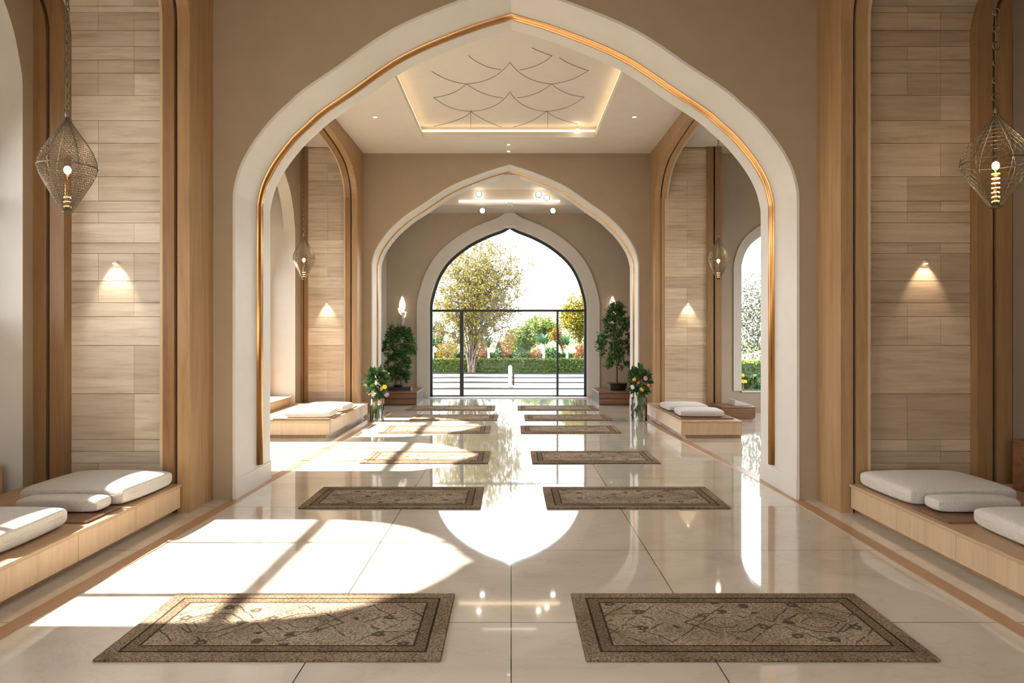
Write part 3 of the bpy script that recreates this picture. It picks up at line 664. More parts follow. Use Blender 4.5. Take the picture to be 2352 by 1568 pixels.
# ------------------------------------------------------------------ pendant lamps
SHP = [(0,.02),(.04,.06),(.1,.17),(.2,.42),(.3,.67),(.4,.88),(.48,.98),(.54,1.0),(.6,.95),(.7,.78),(.8,.57),(.9,.36),(1,.15)]
def rprof(t):
    for (a, ra), (c, rc) in zip(SHP, SHP[1:]):
        if t <= c: return ra+(rc-ra)*(t-a)/(c-a)
    return SHP[-1][1]
def pendant(label, c, hgt, R, dense, rings):
    """c = centre of the shade"""
    zt = c[2]+hgt*.5; r = empty('pendant_lamp', c, label, 'lamp', None)
    n, m = (44, 44) if dense else (28, 22)
    vs = []; 
    for i in range(m+1):
        t = i/m; rad = R*rprof(t); tw = (i*.5)*2*PI/n
        for k in range(n): w = 2*PI*k/n+tw; vs.append((c[0]+rad*math.cos(w), c[1]+rad*math.sin(w), zt-hgt*t))
    mb = MB(); mb.add(vs, [(i*n+k, i*n+(k+1)%n, (i+1)*n+(k+1)%n, (i+1)*n+k) for i in range(m) for k in range(n)])
    o = mb.build('lamp_shade', M['wire'], r, recalc=False)
    md = o.modifiers.new('wire', 'WIREFRAME'); md.thickness = .008 if dense else .0065; md.use_replace = True; md.use_even_offset = False
    mb = MB()
    for k in range(6):
        w = 2*PI*k/6+.4; mb.tube([(c[0]+R*1.01*rprof(t)*math.cos(w), c[1]+R*1.01*rprof(t)*math.sin(w), zt-hgt*t) for t in [i/16 for i in range(17)]], .0055, 5)
    for t in (.54, 1.0): mb.torus((c[0],c[1],zt-hgt*t), R*rprof(t)*1.01, .007, (0,0,1), 32, 6)
    mb.build('shade_frame', M['wire'], r, smooth=True)
    mb = MB(); mb.lathe([(.008,.05),(.02,.03),(.028,-.01),(.012,-.06)], (c[0],c[1],zt), 14); mb.build('cap', M['wire'], r, smooth=True)
    # candle stem and bulb
    zb = c[2]-hgt*.5; zc = c[2]-hgt*.07
    mb = MB(); mb.tube([(c[0],c[1],zb), (c[0],c[1],zc-.05)], .028, 12); cs = mb.build('candle_stem', M['bronze'], r, smooth=True)
    mb = MB()
    for k in range(7 if rings else 3): mb.torus((c[0],c[1],zb+.06+k*(zc-.1-zb)/7), .036, .007, (0,0,1), 14, 5)
    mb.build('filament_coil', M['filament'], cs, smooth=True)
    mb = MB(); mb.ball((c[0],c[1],zc), .038, 14, 10, 1.25); mb.build('bulb', M['bulb'], cs, smooth=True)
    mb = MB(); z = zt+.05; i = 0
    if rings:
        mb.tube([(c[0],c[1],zt+.04), (c[0],c[1],ZT)], .004, 6)
        while z < ZT-.1: 
            mb.torus((c[0]+.004,c[1],z+.10), .036 if i % 3 else .045, .007, (.3*math.sin(i*1.7),1,.0), 16, 6); z += .19; i += 1
    else:
        while z < ZT-.02:
            mb.torus((c[0],c[1],z+.035), .022, .0068, (1,0,0) if i % 2 else (0,1,0), 10, 5, 1.75, (0,0,1)); z += .06; i += 1
    mb.build('chain', M['wire'], r, smooth=True)
    mb = MB(); mb.lathe([(.06,0),(.06,-.02),(.015,-.05)], (c[0],c[1],ZT), 16); mb.build('ceiling_rose', M['wire'], r)
    li = bpy.data.lights.new('bulb_light', 'POINT'); li.energy = 7; li.color = (1,.78,.5); li.shadow_soft_size = .05
    lo = bpy.data.objects.new('bulb_light', li); COL.objects.link(lo); lo.location = (c[0],c[1],zc+.09)
pendant('bronze mesh teardrop lantern hanging on a chain in the left foreground', tuple(P(155,375,7.8)), 1.09, .29, True, False)
pendant('bronze mesh lantern on spaced rings hanging in the right foreground', tuple(P(2287,365,7.8)), 1.07, .34, False, True)
pendant('small bronze mesh lantern hanging in the farther left niche', tuple(P(698,590,17.2)), 1.09, .26, True, False)
pendant('small bronze mesh lantern hanging in the farther right niche', tuple(P(1650,592,17.2)), 1.07, .24, True, False)

# ------------------------------------------------------------------ wall lights, sconces, downlights
def wall_light(label, px, py, Dw, e):
    c = P(px, py, Dw); r = empty('wall_light', c, label, 'light', 'recessed stone wall lights')
    mb = MB(); v = [(c.x-.04,Dw,c.z-.01),(c.x+.04,Dw,c.z-.01),(c.x+.025,Dw-.05,c.z-.01),(c.x-.025,Dw-.05,c.z-.01),(c.x-.008,Dw,c.z+.035),(c.x+.008,Dw,c.z+.035)]
    mb.add(v, [(0,1,2,3),(0,3,4),(1,5,2),(3,2,5,4),(0,4,5,1)]); hd = mb.build('hood', M['white_stone'], r)
    mb = MB(); mb.lathe([(.022,0),(.022,-.006)], (c.x, Dw-.03, c.z-.010), 12); mb.build('lens', M['bulb'], hd)
    li = bpy.data.lights.new('wash', 'SPOT'); li.energy = e; li.spot_size = math.radians(68); li.spot_blend = .6; li.color = (1,.83,.60); li.shadow_soft_size = .02
    lo = bpy.data.objects.new('wash', li); COL.objects.link(lo); lo.location = (c.x, Dw-.13, c.z+.06)
    lo.rotation_euler = Vector((0, .33, -1)).to_track_quat('-Z', 'Y').to_euler()
wall_light('small wall light throwing a cone down the left foreground stone panel', 267, 604, 8.744, 26)
wall_light('small wall light throwing a cone down the right foreground stone panel', 2123, 604, 8.744, 22)
wall_light('small wall light on the farther left stone panel', 751, 697, 18.944, 26)
wall_light('small wall light on the farther right stone panel', 1580, 697, 18.944, 26)
def sconce(label, px):
    c = P(px, 702, 23.9); r = empty('wall_sconce', c, label, 'light')
    mb = MB(); mb.lathe([(.004,.34),(.05,.27),(.10,.12),(.115,0),(.09,-.12),(.05,-.2),(.03,-.24)], c, 18); mb.build('glass_shade', M['sconce'], r, smooth=True)
    mb = MB()
    for s, z0 in ((1,-.18),(-1,-.05)):
        mb.tube([(c.x+s*.03, c.y, c.z+z0), (c.x+s*.12, c.y, c.z+z0-.06), (c.x+s*.10, c.y, c.z+z0-.16), (c.x, c.y, c.z+z0-.30)], [.02,.045,.03,.012], 8)
    mb.build('ornament', M['sconce'], r, smooth=True)
    mb = MB(); mb.tube([(c.x,c.y,c.z-.2),(c.x+.03,c.y,c.z-.5),(c.x-.02,c.y,c.z-.85)], [.03,.05,.02], 8); mb.build('tail', M['white_frame'], r, smooth=True)
    mb = MB(); mb.box(c.x-.04,c.x+.04,c.y+.02,24.0,c.z-.25,c.z-.1); mb.build('bracket', M['bronze'], r)
sconce('pale flame shaped wall sconce left of the end window', 924)
sconce('pale flame shaped wall sconce right of the end window', 1407)
def downlight(label, x, y, z, e=0):
    r = empty('downlight', (x, y, z), label, 'light', 'ceiling downlights')
    mb = MB(); mb.lathe([(.06,-.001),(.06,-.012),(.045,-.012)], (x,y,z), 18); mb.build('trim_ring', M['white_frame'], r)
    mb = MB(); mb.lathe([(.042,-.008),(.042,-.014)], (x,y,z), 16); mb.build('lens', M['spot_lens'], r)
    if e:
        li = bpy.data.lights.new('down', 'SPOT'); li.energy = e; li.spot_size = 1.5; li.spot_blend = .8; li.color = (1,.86,.68); li.shadow_soft_size = .04
        lo = bpy.data.objects.new('down', li); COL.objects.link(lo); lo.location = (x,y,z-.03)
downlight('ceiling downlight left of the coffer', (862-VX)*16.28/F, 16.28, ZT, 60)
downlight('ceiling downlight right of the coffer', (1457-VX)*16.28/F, 16.28, ZT, 60)
downlight('ceiling downlight between the coffer and the middle arch', -.07, 18.65, ZT, 60)
downlight('tiny ceiling downlight right above the middle arch', -.07, 19.35, ZT)
# spotlights in the end bay
def spot(label, px, py, D):
    c = P(px, py, D); r = empty('spotlight', c, label, 'light', 'round spotlights in the end bay')
    mb = MB(); mb.ball(c, .085, 16, 10); mb.build('globe', M['spot_lens'], r, smooth=True)
    mb = MB(); mb.torus((c.x, c.y-.01, c.z), .09, .014, (0,1,0), 24, 6); mb.build('rim', M['black_metal'], r, smooth=True)
    mb = MB(); mb.tube([(c.x,c.y+.05,c.z),(c.x,c.y+.14,c.z+.05)], .02, 8); mb.build('stem', M['black_metal'], r)
spot('round spotlight upper left above the glowing strip', 1100, 446, 22.27)
spot('round spotlight upper right above the glowing strip, the nearer to centre', 1237, 447, 22.27)
spot('round spotlight upper right above the glowing strip, the outer one', 1256, 455, 22.27)
spot('round spotlight below the left end of the glowing strip', 1108, 484, 22.27)
spot('round spotlight below the right end of the glowing strip', 1270, 484, 22.27)
# small lamp hung in the coffer
c = P(1326, 300, 17.8); r = empty('coffer_lamp', c, 'tiny white lamp hung on a thin wire in the ceiling coffer', 'lamp')
mb = MB(); mb.lathe([(.012,.05),(.05,.03),(.085,-.02),(.06,-.05)], c, 16); mb.build('lamp_shade', M['spot_lens'], r, smooth=True)
mb = MB(); mb.tube([c+Vector((0,0,.04)), (c.x,c.y,ZT+.30)], .005, 6); mb.build('wire', M['wire'], r)

c = P(1172, 468, 22.37); r = empty('star_light', c, 'small white star light at the middle of the glowing strip', 'light')
mb = MB()
for k in range(6):
    w = 2*PI*k/6; mb.tube([c, (c.x+.17*math.cos(w), c.y, c.z+.10*math.sin(w))], [.035,.008], 6)
mb.build('star', M['white_frame'], r)
mb = MB(); mb.box(c.x-.03, c.x+.03, 22.36, 22.402, c.z-.03, c.z+.03); mb.build('mount', M['white_frame'], r)

# ------------------------------------------------------------------ foliage helpers
rnd = random.Random(11)
def rv():
    while 1:
        v = Vector((rnd.uniform(-1,1), rnd.uniform(-1,1), rnd.uniform(-1,1)))
        if .01 < v.length < 1: return v.normalized()
def leaf(mb, c, s, asp=.5, d=None):
    d = d or rv(); b = d.cross(rv())
    if b.length < .05: b = d.orthogonal()
    b.normalize(); mb.add([c-d*s*.5, c+b*s*asp*.5-d*s*.05, c+d*s*.5, c-b*s*asp*.5-d*s*.05], [(0,1,2,3)])
def cloud(mb, c, rx, ry, rz, n, s, asp=.6, shell=.4, shape=None):
    for _ in range(n):
        d = rv(); k = (shell+(1-shell)*rnd.random())**.7; z = d.z*k
        sc = shape(z) if shape else 1
        leaf(mb, Vector((c[0]+d.x*k*rx*sc, c[1]+d.y*k*ry*sc, c[2]+z*rz)), s*rnd.uniform(.6,1.3), asp)
# potted trees
def potted(label, x, y, z, hgt, r, lean, tray_):
    t = empty('potted_tree', (x,y,z), label, 'plant', 'potted trees beside the end window')
    mb = MB()
    if tray_: mb.prism([(x-.30,y-.2),(x+.42,y-.2),(x+.42,y+.2),(x-.30,y+.2)], z, z+.09); mb.lathe([(.14,.09),(.17,.16),(.15,.16)], (x,y,z), 18)
    else: mb.lathe([(.20,0),(.27,.03),(.31,.20),(.33,.22),(.28,.22)], (x,y,z), 20)
    pt = mb.build('pot', M['pot'], t)
    zs = z+(.15 if tray_ else .21)
    mb = MB(); mb.lathe([(.13 if tray_ else .27,0),(.10,.012)], (x,y,zs), 14); mb.build('soil', M['soil'], pt)
    mb = MB()
    ns = 5 if tray_ else 2
    for k in range(ns):
        a = rnd.uniform(0,6.28); q = .09 if tray_ else .025
        mb.tube([(x+q*math.cos(a),y+q*math.sin(a),zs), (x+q*1.3*math.cos(a)+lean*.3,y+q*math.sin(a),zs+hgt*.4), (x+q*2.4*math.cos(a)+lean,y+q*2*math.sin(a),zs+hgt*.82)], [.025,.02,.008], 6)
    mb.build('stem', M['bark'], t, smooth=True)
    mb = MB()
    for _ in range(135):
        q = rnd.random()**.85; h = zs+hgt*((.07 if tray_ else .22)+.86*q)
        w = r*(.45+.75*math.sin(PI*min(1,q*.8+.10))) if tray_ else r*(.30+.95*math.sin(PI*(q*.78+.18)))*(1 if q < .7 else 1-1.1*(q-.7))
        a = rnd.uniform(0,6.28); k = rnd.random()**.55
        cc = Vector((x+lean*q+w*k*math.cos(a), y+w*k*math.sin(a)*.8, h)); o = Vector((math.cos(a), math.sin(a), 0))
        for _ in range(26):
            d = (o*rnd.uniform(.2,1)+rv()*.55+Vector((0,0,-.45+.5*q))).normalized()
            leaf(mb, cc+rv()*rnd.random()*.13+d*.05, rnd.uniform(.08,.16), .36, d)
    mb.build('foliage', M['leaf_pot'], t, recalc=False)
potted('bushy potted tree in a low black tray on the left plank bench', (915-VX)*22.3/F, 22.3, .401, 2.0, .395, .02, True)
potted('slim potted tree in a round black pot on the right plank bench', (1418-VX)*22.3/F, 22.3, .401, 2.35, .46, -.06, False)
# a ribbon lying by the right pot
# vases with bouquets
def blossom(c, r, mat, parent):
    mb = MB(); ax = Vector((rnd.uniform(-.6,.6), -1, rnd.uniform(-.1,.8))).normalized(); u = ax.orthogonal().normalized(); w = ax.cross(u)
    for lay, (n, rr, up) in enumerate(((7, 1, .25), (6, .7, .55), (4, .4, .8))):
        for k in range(n):
            a = 2*PI*k/n+lay*.4; d = (u*math.cos(a)+w*math.sin(a)); b = ax.cross(d)
            p0 = c; p1 = c+d*r*rr*.55+ax*r*up*.5; p2 = c+d*r*rr+ax*r*up
            mb.add([p0, p1+b*r*.34*rr, p2+b*r*.12, p2-b*r*.12, p1-b*r*.34*rr], [(0,1,2,3,4)])
    mb.ball(c+ax*r*.25, r*.25, 8, 6)
    return mb.build('blossom', M['petal_'+mat], parent, recalc=False)
def vase(label, x, y, rad, h, bx, bz, bl):
    t = empty('flower_vase', (x,y,0), label, 'vase', 'glass vases with bouquets')
    mb = MB(); mb.lathe([(rad*.98,.0),(rad,.02),(rad,h),(rad-.012,h),(rad-.014,.05),(.001,.045)], (x,y,.001), 32, False); mb.build('glass_vase', M['vase_glass'], t, smooth=False)
    mb = MB(); mb.lathe([(rad-.02,.055),(rad-.02,h*.5)], (x,y,0), 28); mb.build('water', M['vase_glass'], t)
    mb = MB()
    for k in range(14):
        a = rnd.uniform(0,6.28); q = rad*.6*rnd.random()
        mb.tube([(x+q*math.cos(a+2),y+q*math.sin(a+2),.07), (x+q*.6*math.cos(a),y+q*.6*math.sin(a),h), (x+bx+.2*math.cos(a),y+.2*math.sin(a),bz)], .008, 5)
    for k in range(26):
        a = rnd.uniform(0,6.28); c = Vector((x+rad*.6*math.cos(a), y+rad*.6*math.sin(a), rnd.uniform(.12,h)))
        leaf(mb, c, .2, .3, Vector((rnd.uniform(-.2,.2), rnd.uniform(-.2,.2), 1)).normalized())
    mb.build('stems', M['stem'], t, recalc=False)
    mb = MB()
    for k in range(230):
        d = rv(); k2 = .35+.65*rnd.random()**.5
        c = Vector((x+bx+d.x*.29*k2, y+d.y*.26*k2, bz+.05+d.z*.40*k2)); leaf(mb, c, rnd.uniform(.13,.24), .55, (d+rv()*.5).normalized())
    mb.build('foliage', M['leaf_dark'], t, recalc=False)
    for px, py, r, m in bl: 
        c = P(px, py, y-.22); blossom(c, r*.78, m, t)
vase('glass vase with coral and pink bouquet on the floor at the left', (866-VX)*17.6/F, 17.6, .175, .56, 0.0, .93, [(872,925,.085,'coral'),(858,905,.08,'pink'),(884,888,.08,'yellow'),(889,907,.09,'lilac'),(864,880,.06,'white'),(876,893,.06,'orange')])
vase('glass vase with yellow and pink bouquet on the floor at the right', (1468-VX)*17.6/F, 17.6, .20, .58, .02, .97, [(1473,895,.08,'yellow'),(1457,872,.07,'yellow'),(1482,869,.08,'pink'),(1452,889,.08,'white'),(1466,878,.06,'coral'),(1490,884,.05,'orange')])

# ------------------------------------------------------------------ garden
mb = MB(); mb.box(-60, 60, -30, 200, -.5, -.27); struct('ground', mb, M['terrace'])
r = sroot('terrace_floor', (0, 31, -.2))
mb = MB(); mb.box(-30, 30, 24.4, 38.5, -.27, -.02); mb.build('paving', M['terrace'], r)
for D in (28.1, 31.6, 35.1):
    mb = MB(); mb.box(-30, 30, D-.30*D/28, D+.30*D/28, -.02, .02); mb.build('paving_joint', M['black_metal'], r)
mb = MB(); mb.box(-30, 30, 38.3, 38.55, -.1, .05); mb.build('kerb', M['black_metal'], r)
mb = MB(); mb.box(-60, 60, 38.55, 199, -.27, -.01); struct('ground_lawn', mb, M['grass'])
# post
c = P(1172, 890, 28.4); r = empty('garden_post', (c.x, 28.4, -.02), 'short white stone post standing on the terrace', 'post')
mb = MB(); mb.box(c.x-.10, c.x+.10, 28.3, 28.5, -.02, .10); mb.build('foot', M['white_stone'], r, bevel=.01)
mb = MB(); mb.lathe([(.075,.1),(.075,.82),(.06,.88),(.02,.90)], (c.x,28.4,-.0), 16); mb.build('shaft', M['white_stone'], r, smooth=False)
mb = MB(); mb.box(c.x+.09, c.x+.16, 28.34, 28.46, .1, .55); mb.build('side_block', M['soil'], r, bevel=.01)
def hedge(nm, label, x0, x1, y0, y1, z0, z1, n, s, mat, cat='hedge'):
    r = empty(nm, ((x0+x1)/2, (y0+y1)/2, z0), label, cat)
    mb = MB(); mb.box(x0+.05, x1-.05, y0+.08, y1-.08, z0, z1-.08); mb.build('core', M['leaf_dark'], r)
    mb = MB()
    for _ in range(n):
        q = rnd.random(); x = rnd.uniform(x0, x1)
        if q < .6: c = Vector((x, y0+rnd.uniform(0,.1), rnd.uniform(z0, z1)))
        else: c = Vector((x, rnd.uniform(y0, y1), z1-rnd.uniform(0,.1)))
        leaf(mb, c, s*rnd.uniform(.6,1.3), .6)
    mb.build('foliage', M[mat], r, recalc=False)
hedge('clipped_hedge', 'long clipped light green hedge across the garden beyond the terrace', -9, 9, 39.2, 40.2, -.02, .78, 11000, .12, 'leaf_hedge')
hedge('clipped_hedge', 'low dark hedge behind the light green one', -9, 9, 43.0, 43.8, -.02, 1.0, 3000, .2, 'leaf_dark')

def limb(mb, p0, p1, p2, r0, r1, n=8, k=5):
    mb.tube([p0*(1-s)**2+p1*2*s*(1-s)+p2*s*s for s in [i/n for i in range(n+1)]], [r0+(r1-r0)*i/n for i in range(n+1)], k)
def big_tree():
    D = 38.9; b = P(1083, 857, D); b.z = -.02
    t = empty('garden_tree', b, 'large multi stemmed tree with sparse yellow green leaves left in the end window', 'tree')
    tr, lf = MB(), MB(); tips = []
    tg = [(1000,700),(1012,650),(1040,605),(1075,570),(1110,548),(1150,545),(1185,570),(1200,620),(1205,672),(1190,715),(1150,650),(1115,620),(1075,650),(1045,690),(1030,730),(1000,760),(1012,800),(1170,600),(1215,600),(1130,690),(1095,700),(1160,720),(1130,580),(1020,690),(1060,625),(1180,750)]
    for i, (x, y) in enumerate(tg):
        q = P(x, y, D); q.y += rnd.uniform(-1.6, 1.6)
        s0 = b+Vector((rnd.uniform(-.19,.19), rnd.uniform(-.2,.2), 0)); m = Vector((s0.x+rnd.uniform(-.12,.12)+(q.x-b.x)*.10, s0.y, 2.6+rnd.uniform(-.3,.9)))
        if y > 740: m.z = 2.5
        pts = [s0*(1-s)**2+m*2*s*(1-s)+q*s*s for s in [k/12 for k in range(13)]]
        for k in range(1, 13): pts[k] += rv()*.06*(k > 4)
        tr.tube(pts, [.034*(1-k/12)**.8+.012 for k in range(13)], 6)
        for k in range(6, 13):
            for _ in range(5):
                e = pts[k]+rv()*rnd.uniform(.35,.9)+Vector((0,0,.12)); md = (pts[k]+e)*.5+rv()*.1
                tr.tube([pts[k], md, e], [.016,.012,.006], 4, False)
                for _ in range(2):
                    e2 = e+rv()*rnd.uniform(.2,.5); tr.tube([md.lerp(e,.6), e2], [.009,.005], 3, False); tips.append((md, e, e2))
    for md, e, e2 in tips:
        for _ in range(6):
            if e.x > -.6+0 and rnd.random() < .25: continue
            c = (e.lerp(e2, rnd.random()) if rnd.random() < .6 else md.lerp(e, rnd.random()))+rv()*.09
            leaf(lf, c, rnd.uniform(.07,.13), .6)
    for _ in range(2600):   # fine outer twigs and their leaves
        d = rv(); k = rnd.random()**.45; q = P(1096+d.x*k*112, 662+d.z*k*(118 if d.z < 0 else 135), D); q.y = D+d.y*k*2.2
        e = q+rv()*rnd.uniform(.25,.6); m2 = (q+e)*.5+rv()*.08; tr.tube([q, m2, e], [.009,.007,.005], 3, False)
        dens = 6 if q.x < -.8 else 4
        for _ in range(dens): leaf(lf, q.lerp(e, rnd.random())+rv()*.10, rnd.uniform(.08,.14), .6)
    for _ in range(60):   # the thin spray reaching to the right
        q = rnd.random(); c = P(1205+48*q, 615-18*q+rnd.uniform(-10,10), D); leaf(lf, c, rnd.uniform(.07,.11), .6)
    tr.build('trunk', M['bark'], t, recalc=False); lf.build('foliage', M['leaf_yellow'], t, recalc=False)
big_tree()
def tree(label, px, ytop, ybase, wpx, D, mat, n, s, name='garden_tree', group='trees behind the hedge', trunk=True):
    c = P(px, (ytop+ybase)/2, D); rx = wpx*.5*D/F; rz = (ybase-ytop)*.5*D/F
    t = empty(name, (c.x, D, -.02), label, 'tree', group)
    mb = MB(); mb.tube([(c.x,D,-.02),(c.x+.05,D,c.z*.5),(c.x,D,c.z)], [.13,.10,.04], 7)
    for _ in range(9):
        d = rv(); d.z = abs(d.z); mb.tube([(c.x,D,c.z-rz*.6), Vector((c.x,D,c.z))+Vector((d.x*rx*.8,d.y*rx*.8,d.z*rz*.7))], [.05,.01], 5, False)
    mb.build('trunk', M['bark'], t, recalc=False)
    mb = MB()
    for _ in range(max(4, n//220)):
        d = rv(); k = rnd.random()**.4*.72; cc = (c.x+d.x*rx*k, D+d.y*rx*k*.8, c.z+d.z*rz*k); cloud(mb, cc, rx*.42, rx*.42, rz*.36, 220, s, .6, .2)
    mb.build('foliage', M[mat], t, recalc=False)
tree('tall yellow green tree at the right edge of the end window', 1330, 650, 815, 100, 47, 'leaf_yellow', 6000, .17)
tree('rounded pale green tree behind the hedge, right of the window centre', 1248, 716, 800, 100, 54, 'leaf_hedge', 4000, .2)
tree('yellow green bushy tree right of the big tree', 1190, 735, 820, 95, 49, 'leaf_hedge', 4200, .2)
tree('orange tinted tree between the two right hand palms', 1290, 738, 815, 60, 50.5, 'leaf_gold', 1100, .16)
tree('grey green tree behind the big tree, at the left of the end window', 1005, 735, 815, 70, 52, 'leaf_grey', 1500, .2)
tree('grey green tree seen through the stems of the big tree', 1110, 745, 815, 80, 53, 'leaf_grey', 1500, .2)
def shrub(label, px, ytop, ybase, wpx, D, mat, n, s, shape=None, name='garden_shrub'):
    c = P(px, (ytop+ybase)/2, D); rx = wpx*.5*D/F; rz = (ybase-ytop)*.5*D/F
    t = empty(name, (c.x, D, -.02), label, 'shrub', 'shrubs behind the hedge')
    mb = MB(); mb.tube([(c.x,D,-.02),(c.x,D,c.z)], [.06,.03], 6); mb.build('trunk', M['bark'], t)
    mb = MB()
    if shape:
        for _ in range(n):
            z = rnd.uniform(-1,1); a = rnd.uniform(0,6.28); k = (.5+.5*rnd.random())*shape(z); leaf(mb, Vector((c.x+rx*k*math.cos(a), D+rx*k*math.sin(a), c.z+rz*z)), s*rnd.uniform(.6,1.3), .5)
    else: cloud(mb, c, rx, rx, rz, n, s, .6, .3)
    mb.build('foliage', M[mat], t, recalc=False)
cone = lambda z: (1-z)*.5+.08
icone = lambda z: ((z+1)*.5)**.7*(1 if z < .6 else 1-.9*(z-.6))+.05
shrub('golden round shrub at the left of the end window', 1026, 783, 830, 52, 42, 'leaf_gold', 900, .13)
shrub('rounded orange shrub right of the big trunk', 1109, 783, 830, 34, 42, 'leaf_orange', 700, .11)
shrub('dark green conical shrub left of the orange funnel shrub', 1146, 784, 832, 44, 42.2, 'leaf_dark', 800, .12, cone)
shrub('orange funnel shaped shrub at the centre of the garden', 1163, 766, 826, 46, 41.5, 'leaf_orange', 1500, .09, icone)
shrub('dark green conical shrub right of the orange funnel shrub', 1196, 784, 832, 48, 42.2, 'leaf_dark', 900, .12, cone)
shrub('small orange shrub right of the dark conical shrub', 1231, 796, 832, 30, 42.5, 'leaf_orange', 450, .11)
shrub('dark green shrub left of the right hand post of the window', 1266, 792, 832, 36, 42, 'leaf_dark', 700, .12)
shrub('orange shrub at the right edge of the end window', 1334, 790, 832, 36, 42, 'leaf_orange', 600, .12)
shrub('dark green low shrub at the left edge of the end window', 1052, 800, 835, 40, 45.2, 'leaf_dark', 600, .14)
def palm(label, px, ytop, ybase, wpx, D, n=11):
    top = P(px, ytop+(ybase-ytop)*.45, D); base = P(px, ybase, D); t = empty('garden_palm', (top.x, D, -.02), label, 'palm', 'palms behind the hedge')
    mb = MB(); mb.tube([(top.x,D,-.02), (top.x+.02,D,top.z*.6), (top.x,D,top.z)], [.10,.07,.05], 8); mb.build('trunk', M['white_stone'], t)
    mb = MB(); R = wpx*.5*D/F; up = (top.z-base.z)*.75
    for k in range(n):
        a = 2*PI*k/n+rnd.random()*.4; d = Vector((math.cos(a), math.sin(a)*.8, 0)); sp = rnd.uniform(.35,1.0)
        prev = None; b = Vector((-d.y, d.x, 0)).normalized()
        for i in range(9):
            s = i/8; p = Vector((top.x,D,top.z))+d*R*sp*s+Vector((0,0,up*(s-.55*s*s*sp))); w = .11*math.sin(PI*(.12+.85*s))
            cur = (p-b*w, p+Vector((0,0,-.03)), p+b*w)
            if prev: mb.add(list(prev)+list(cur), [(0,1,4,3),(1,2,5,4)])
            prev = cur
    mb.build('fronds', M['leaf_palm'], t, recalc=False)
palm('green palm at the left edge of the end window', 994, 762, 838, 44, 41.4)
palm('green palm with a pale trunk left of the orange funnel shrub', 1122, 766, 838, 42, 41.6)
palm('tall pale trunked palm right of the window centre', 1248, 752, 838, 60, 41.0)
palm('green palm between the right hand post and the window edge', 1302, 756, 838, 56, 41.6)
# garden seen through the right aisle window
def bush(nm, label, c, rx, ry, rz, n, s, mat, cat, fl=None, nf=0):
    t = empty(nm, (c[0], c[1], -.26), label, cat)
    mb = MB(); 
    for k in range(5): mb.tube([(c[0]+rnd.uniform(-.1,.1),c[1],-.26), (c[0]+rnd.uniform(-rx,rx)*.6, c[1]+rnd.uniform(-ry,ry)*.5, c[2]+rz*.3)], [.05,.015], 6)
    mb.build('stem', M['bark'], t, recalc=False)
    mb = MB()
    for _ in range(n//160):
        d = rv(); k = rnd.random()**.4*.75; cloud(mb, (c[0]+d.x*rx*k, c[1]+d.y*ry*k, c[2]+d.z*rz*k), rx*.4, ry*.4, rz*.35, 160, s, .55, .2)
    mb.build('foliage', M[mat], t, recalc=False)
    for _ in range(nf):
        d = rv(); p = Vector((c[0]+d.x*rx*.9, c[1]-abs(d.y)*ry*.95, c[2]+d.z*rz*.8)); blossom(p, rnd.uniform(.05,.075), fl, t)
bush('garden_tree', 'tall grey green tree seen through the right aisle window', (10.7, 30.0, 2.6), 2.0, 1.3, 2.3, 4800, .13, 'leaf_grey', 'tree')
bush('garden_tree', 'smaller grey green tree behind the right aisle window, at its left edge', (10.0, 34.6, 2.5), 1.7, 1.2, 2.1, 2600, .13, 'leaf_green', 'tree')
hedge('clipped_hedge', 'clipped hedge seen through the right aisle window', 7.0, 14, 27.0, 27.9, -.26, 1.12, 3500, .11, 'leaf_hedge')
bush('flower_bush', 'leafy bush with a yellow bloom at the foot of the right aisle window', (7.85, 23.6, .45), .55, .45, .55, 800, .15, 'leaf_green', 'shrub', 'yellow', 4)
bush('flower_bush', 'leafy bush with white blooms at the right of the right aisle window', (8.6, 24.0, .45), .5, .45, .55, 800, .15, 'leaf_palm', 'shrub', 'white', 3)

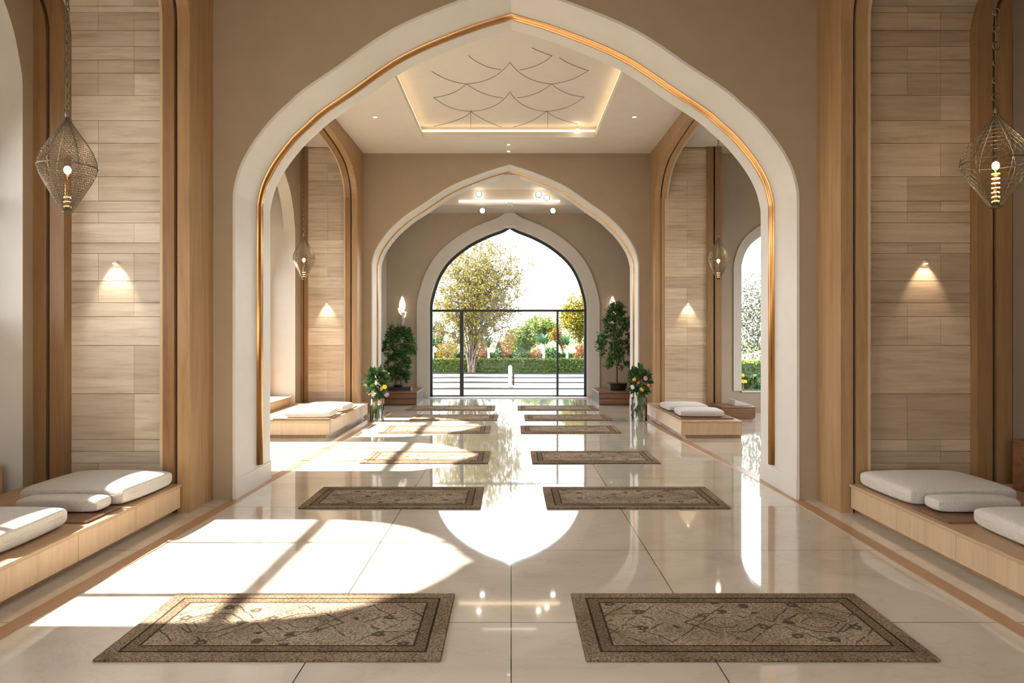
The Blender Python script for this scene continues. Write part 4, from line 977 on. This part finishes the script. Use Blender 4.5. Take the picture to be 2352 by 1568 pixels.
# ------------------------------------------------------------------ light, sky, camera
w = bpy.data.worlds.new('sky'); scene.world = w; w.use_nodes = True; t = w.node_tree; bg = t.nodes['Background']
tc = N(t, 'ShaderNodeTexCoord'); sx = N(t, 'ShaderNodeSeparateXYZ'); L(t, tc.outputs['Generated'], sx.inputs[0])
rr_ = ramp(t, sx.outputs[2], [(0, (1,.985,.96)), (.35, (.93,.965,1)), (1, (.70,.84,1))]); L(t, rr_.outputs[0], bg.inputs['Color']); bg.inputs['Strength'].default_value = SKY
def sun():
    li = bpy.data.lights.new('sun', 'SUN'); li.energy = SUN; li.angle = math.radians(.9); li.color = (1,.93,.82)
    o = bpy.data.objects.new('sun', li); COL.objects.link(o); o.location = (-20, 10, 20); o.rotation_euler = Vector((1, 0, -.9)).to_track_quat('-Z', 'Y').to_euler()
sun()
def area(nm, loc, d, sx, sy, e, col):
    li = bpy.data.lights.new(nm, 'AREA'); li.shape = 'RECTANGLE'; li.size = sx; li.size_y = sy; li.energy = e; li.color = col
    o = bpy.data.objects.new(nm, li); COL.objects.link(o); o.location = loc; o.rotation_euler = Vector(d).to_track_quat('-Z', 'Y').to_euler()
for nm, loc, d, a, b_, e, col in FILL_LIGHTS: area(nm, loc, d, a, b_, e, col)
cam = bpy.data.cameras.new('camera'); cam.sensor_width = 36; cam.lens = F/2352*36; cam.shift_x = (1176-VX)/2352; cam.shift_y = (VY-784)/2352; cam.clip_start = .05; cam.clip_end = 400
co = bpy.data.objects.new('camera', cam); COL.objects.link(co); co.location = (0,0,H); co.rotation_euler = (PI/2,0,0); scene.camera = co
scene.view_settings.view_transform = VIEW[0]; scene.view_settings.look = VIEW[1]; scene.view_settings.exposure = VIEW[2]; scene.view_settings.gamma = 1.0
scene.cycles.max_bounces = 8; scene.cycles.diffuse_bounces = 5; scene.cycles.use_adaptive_sampling = True; scene.cycles.adaptive_threshold = .02; scene.cycles.use_denoising = True; scene.cycles.transparent_max_bounces = 24; scene.cycles.sample_clamp_indirect = 6
scene.cycles.caustics_reflective = False; scene.cycles.caustics_refractive = False
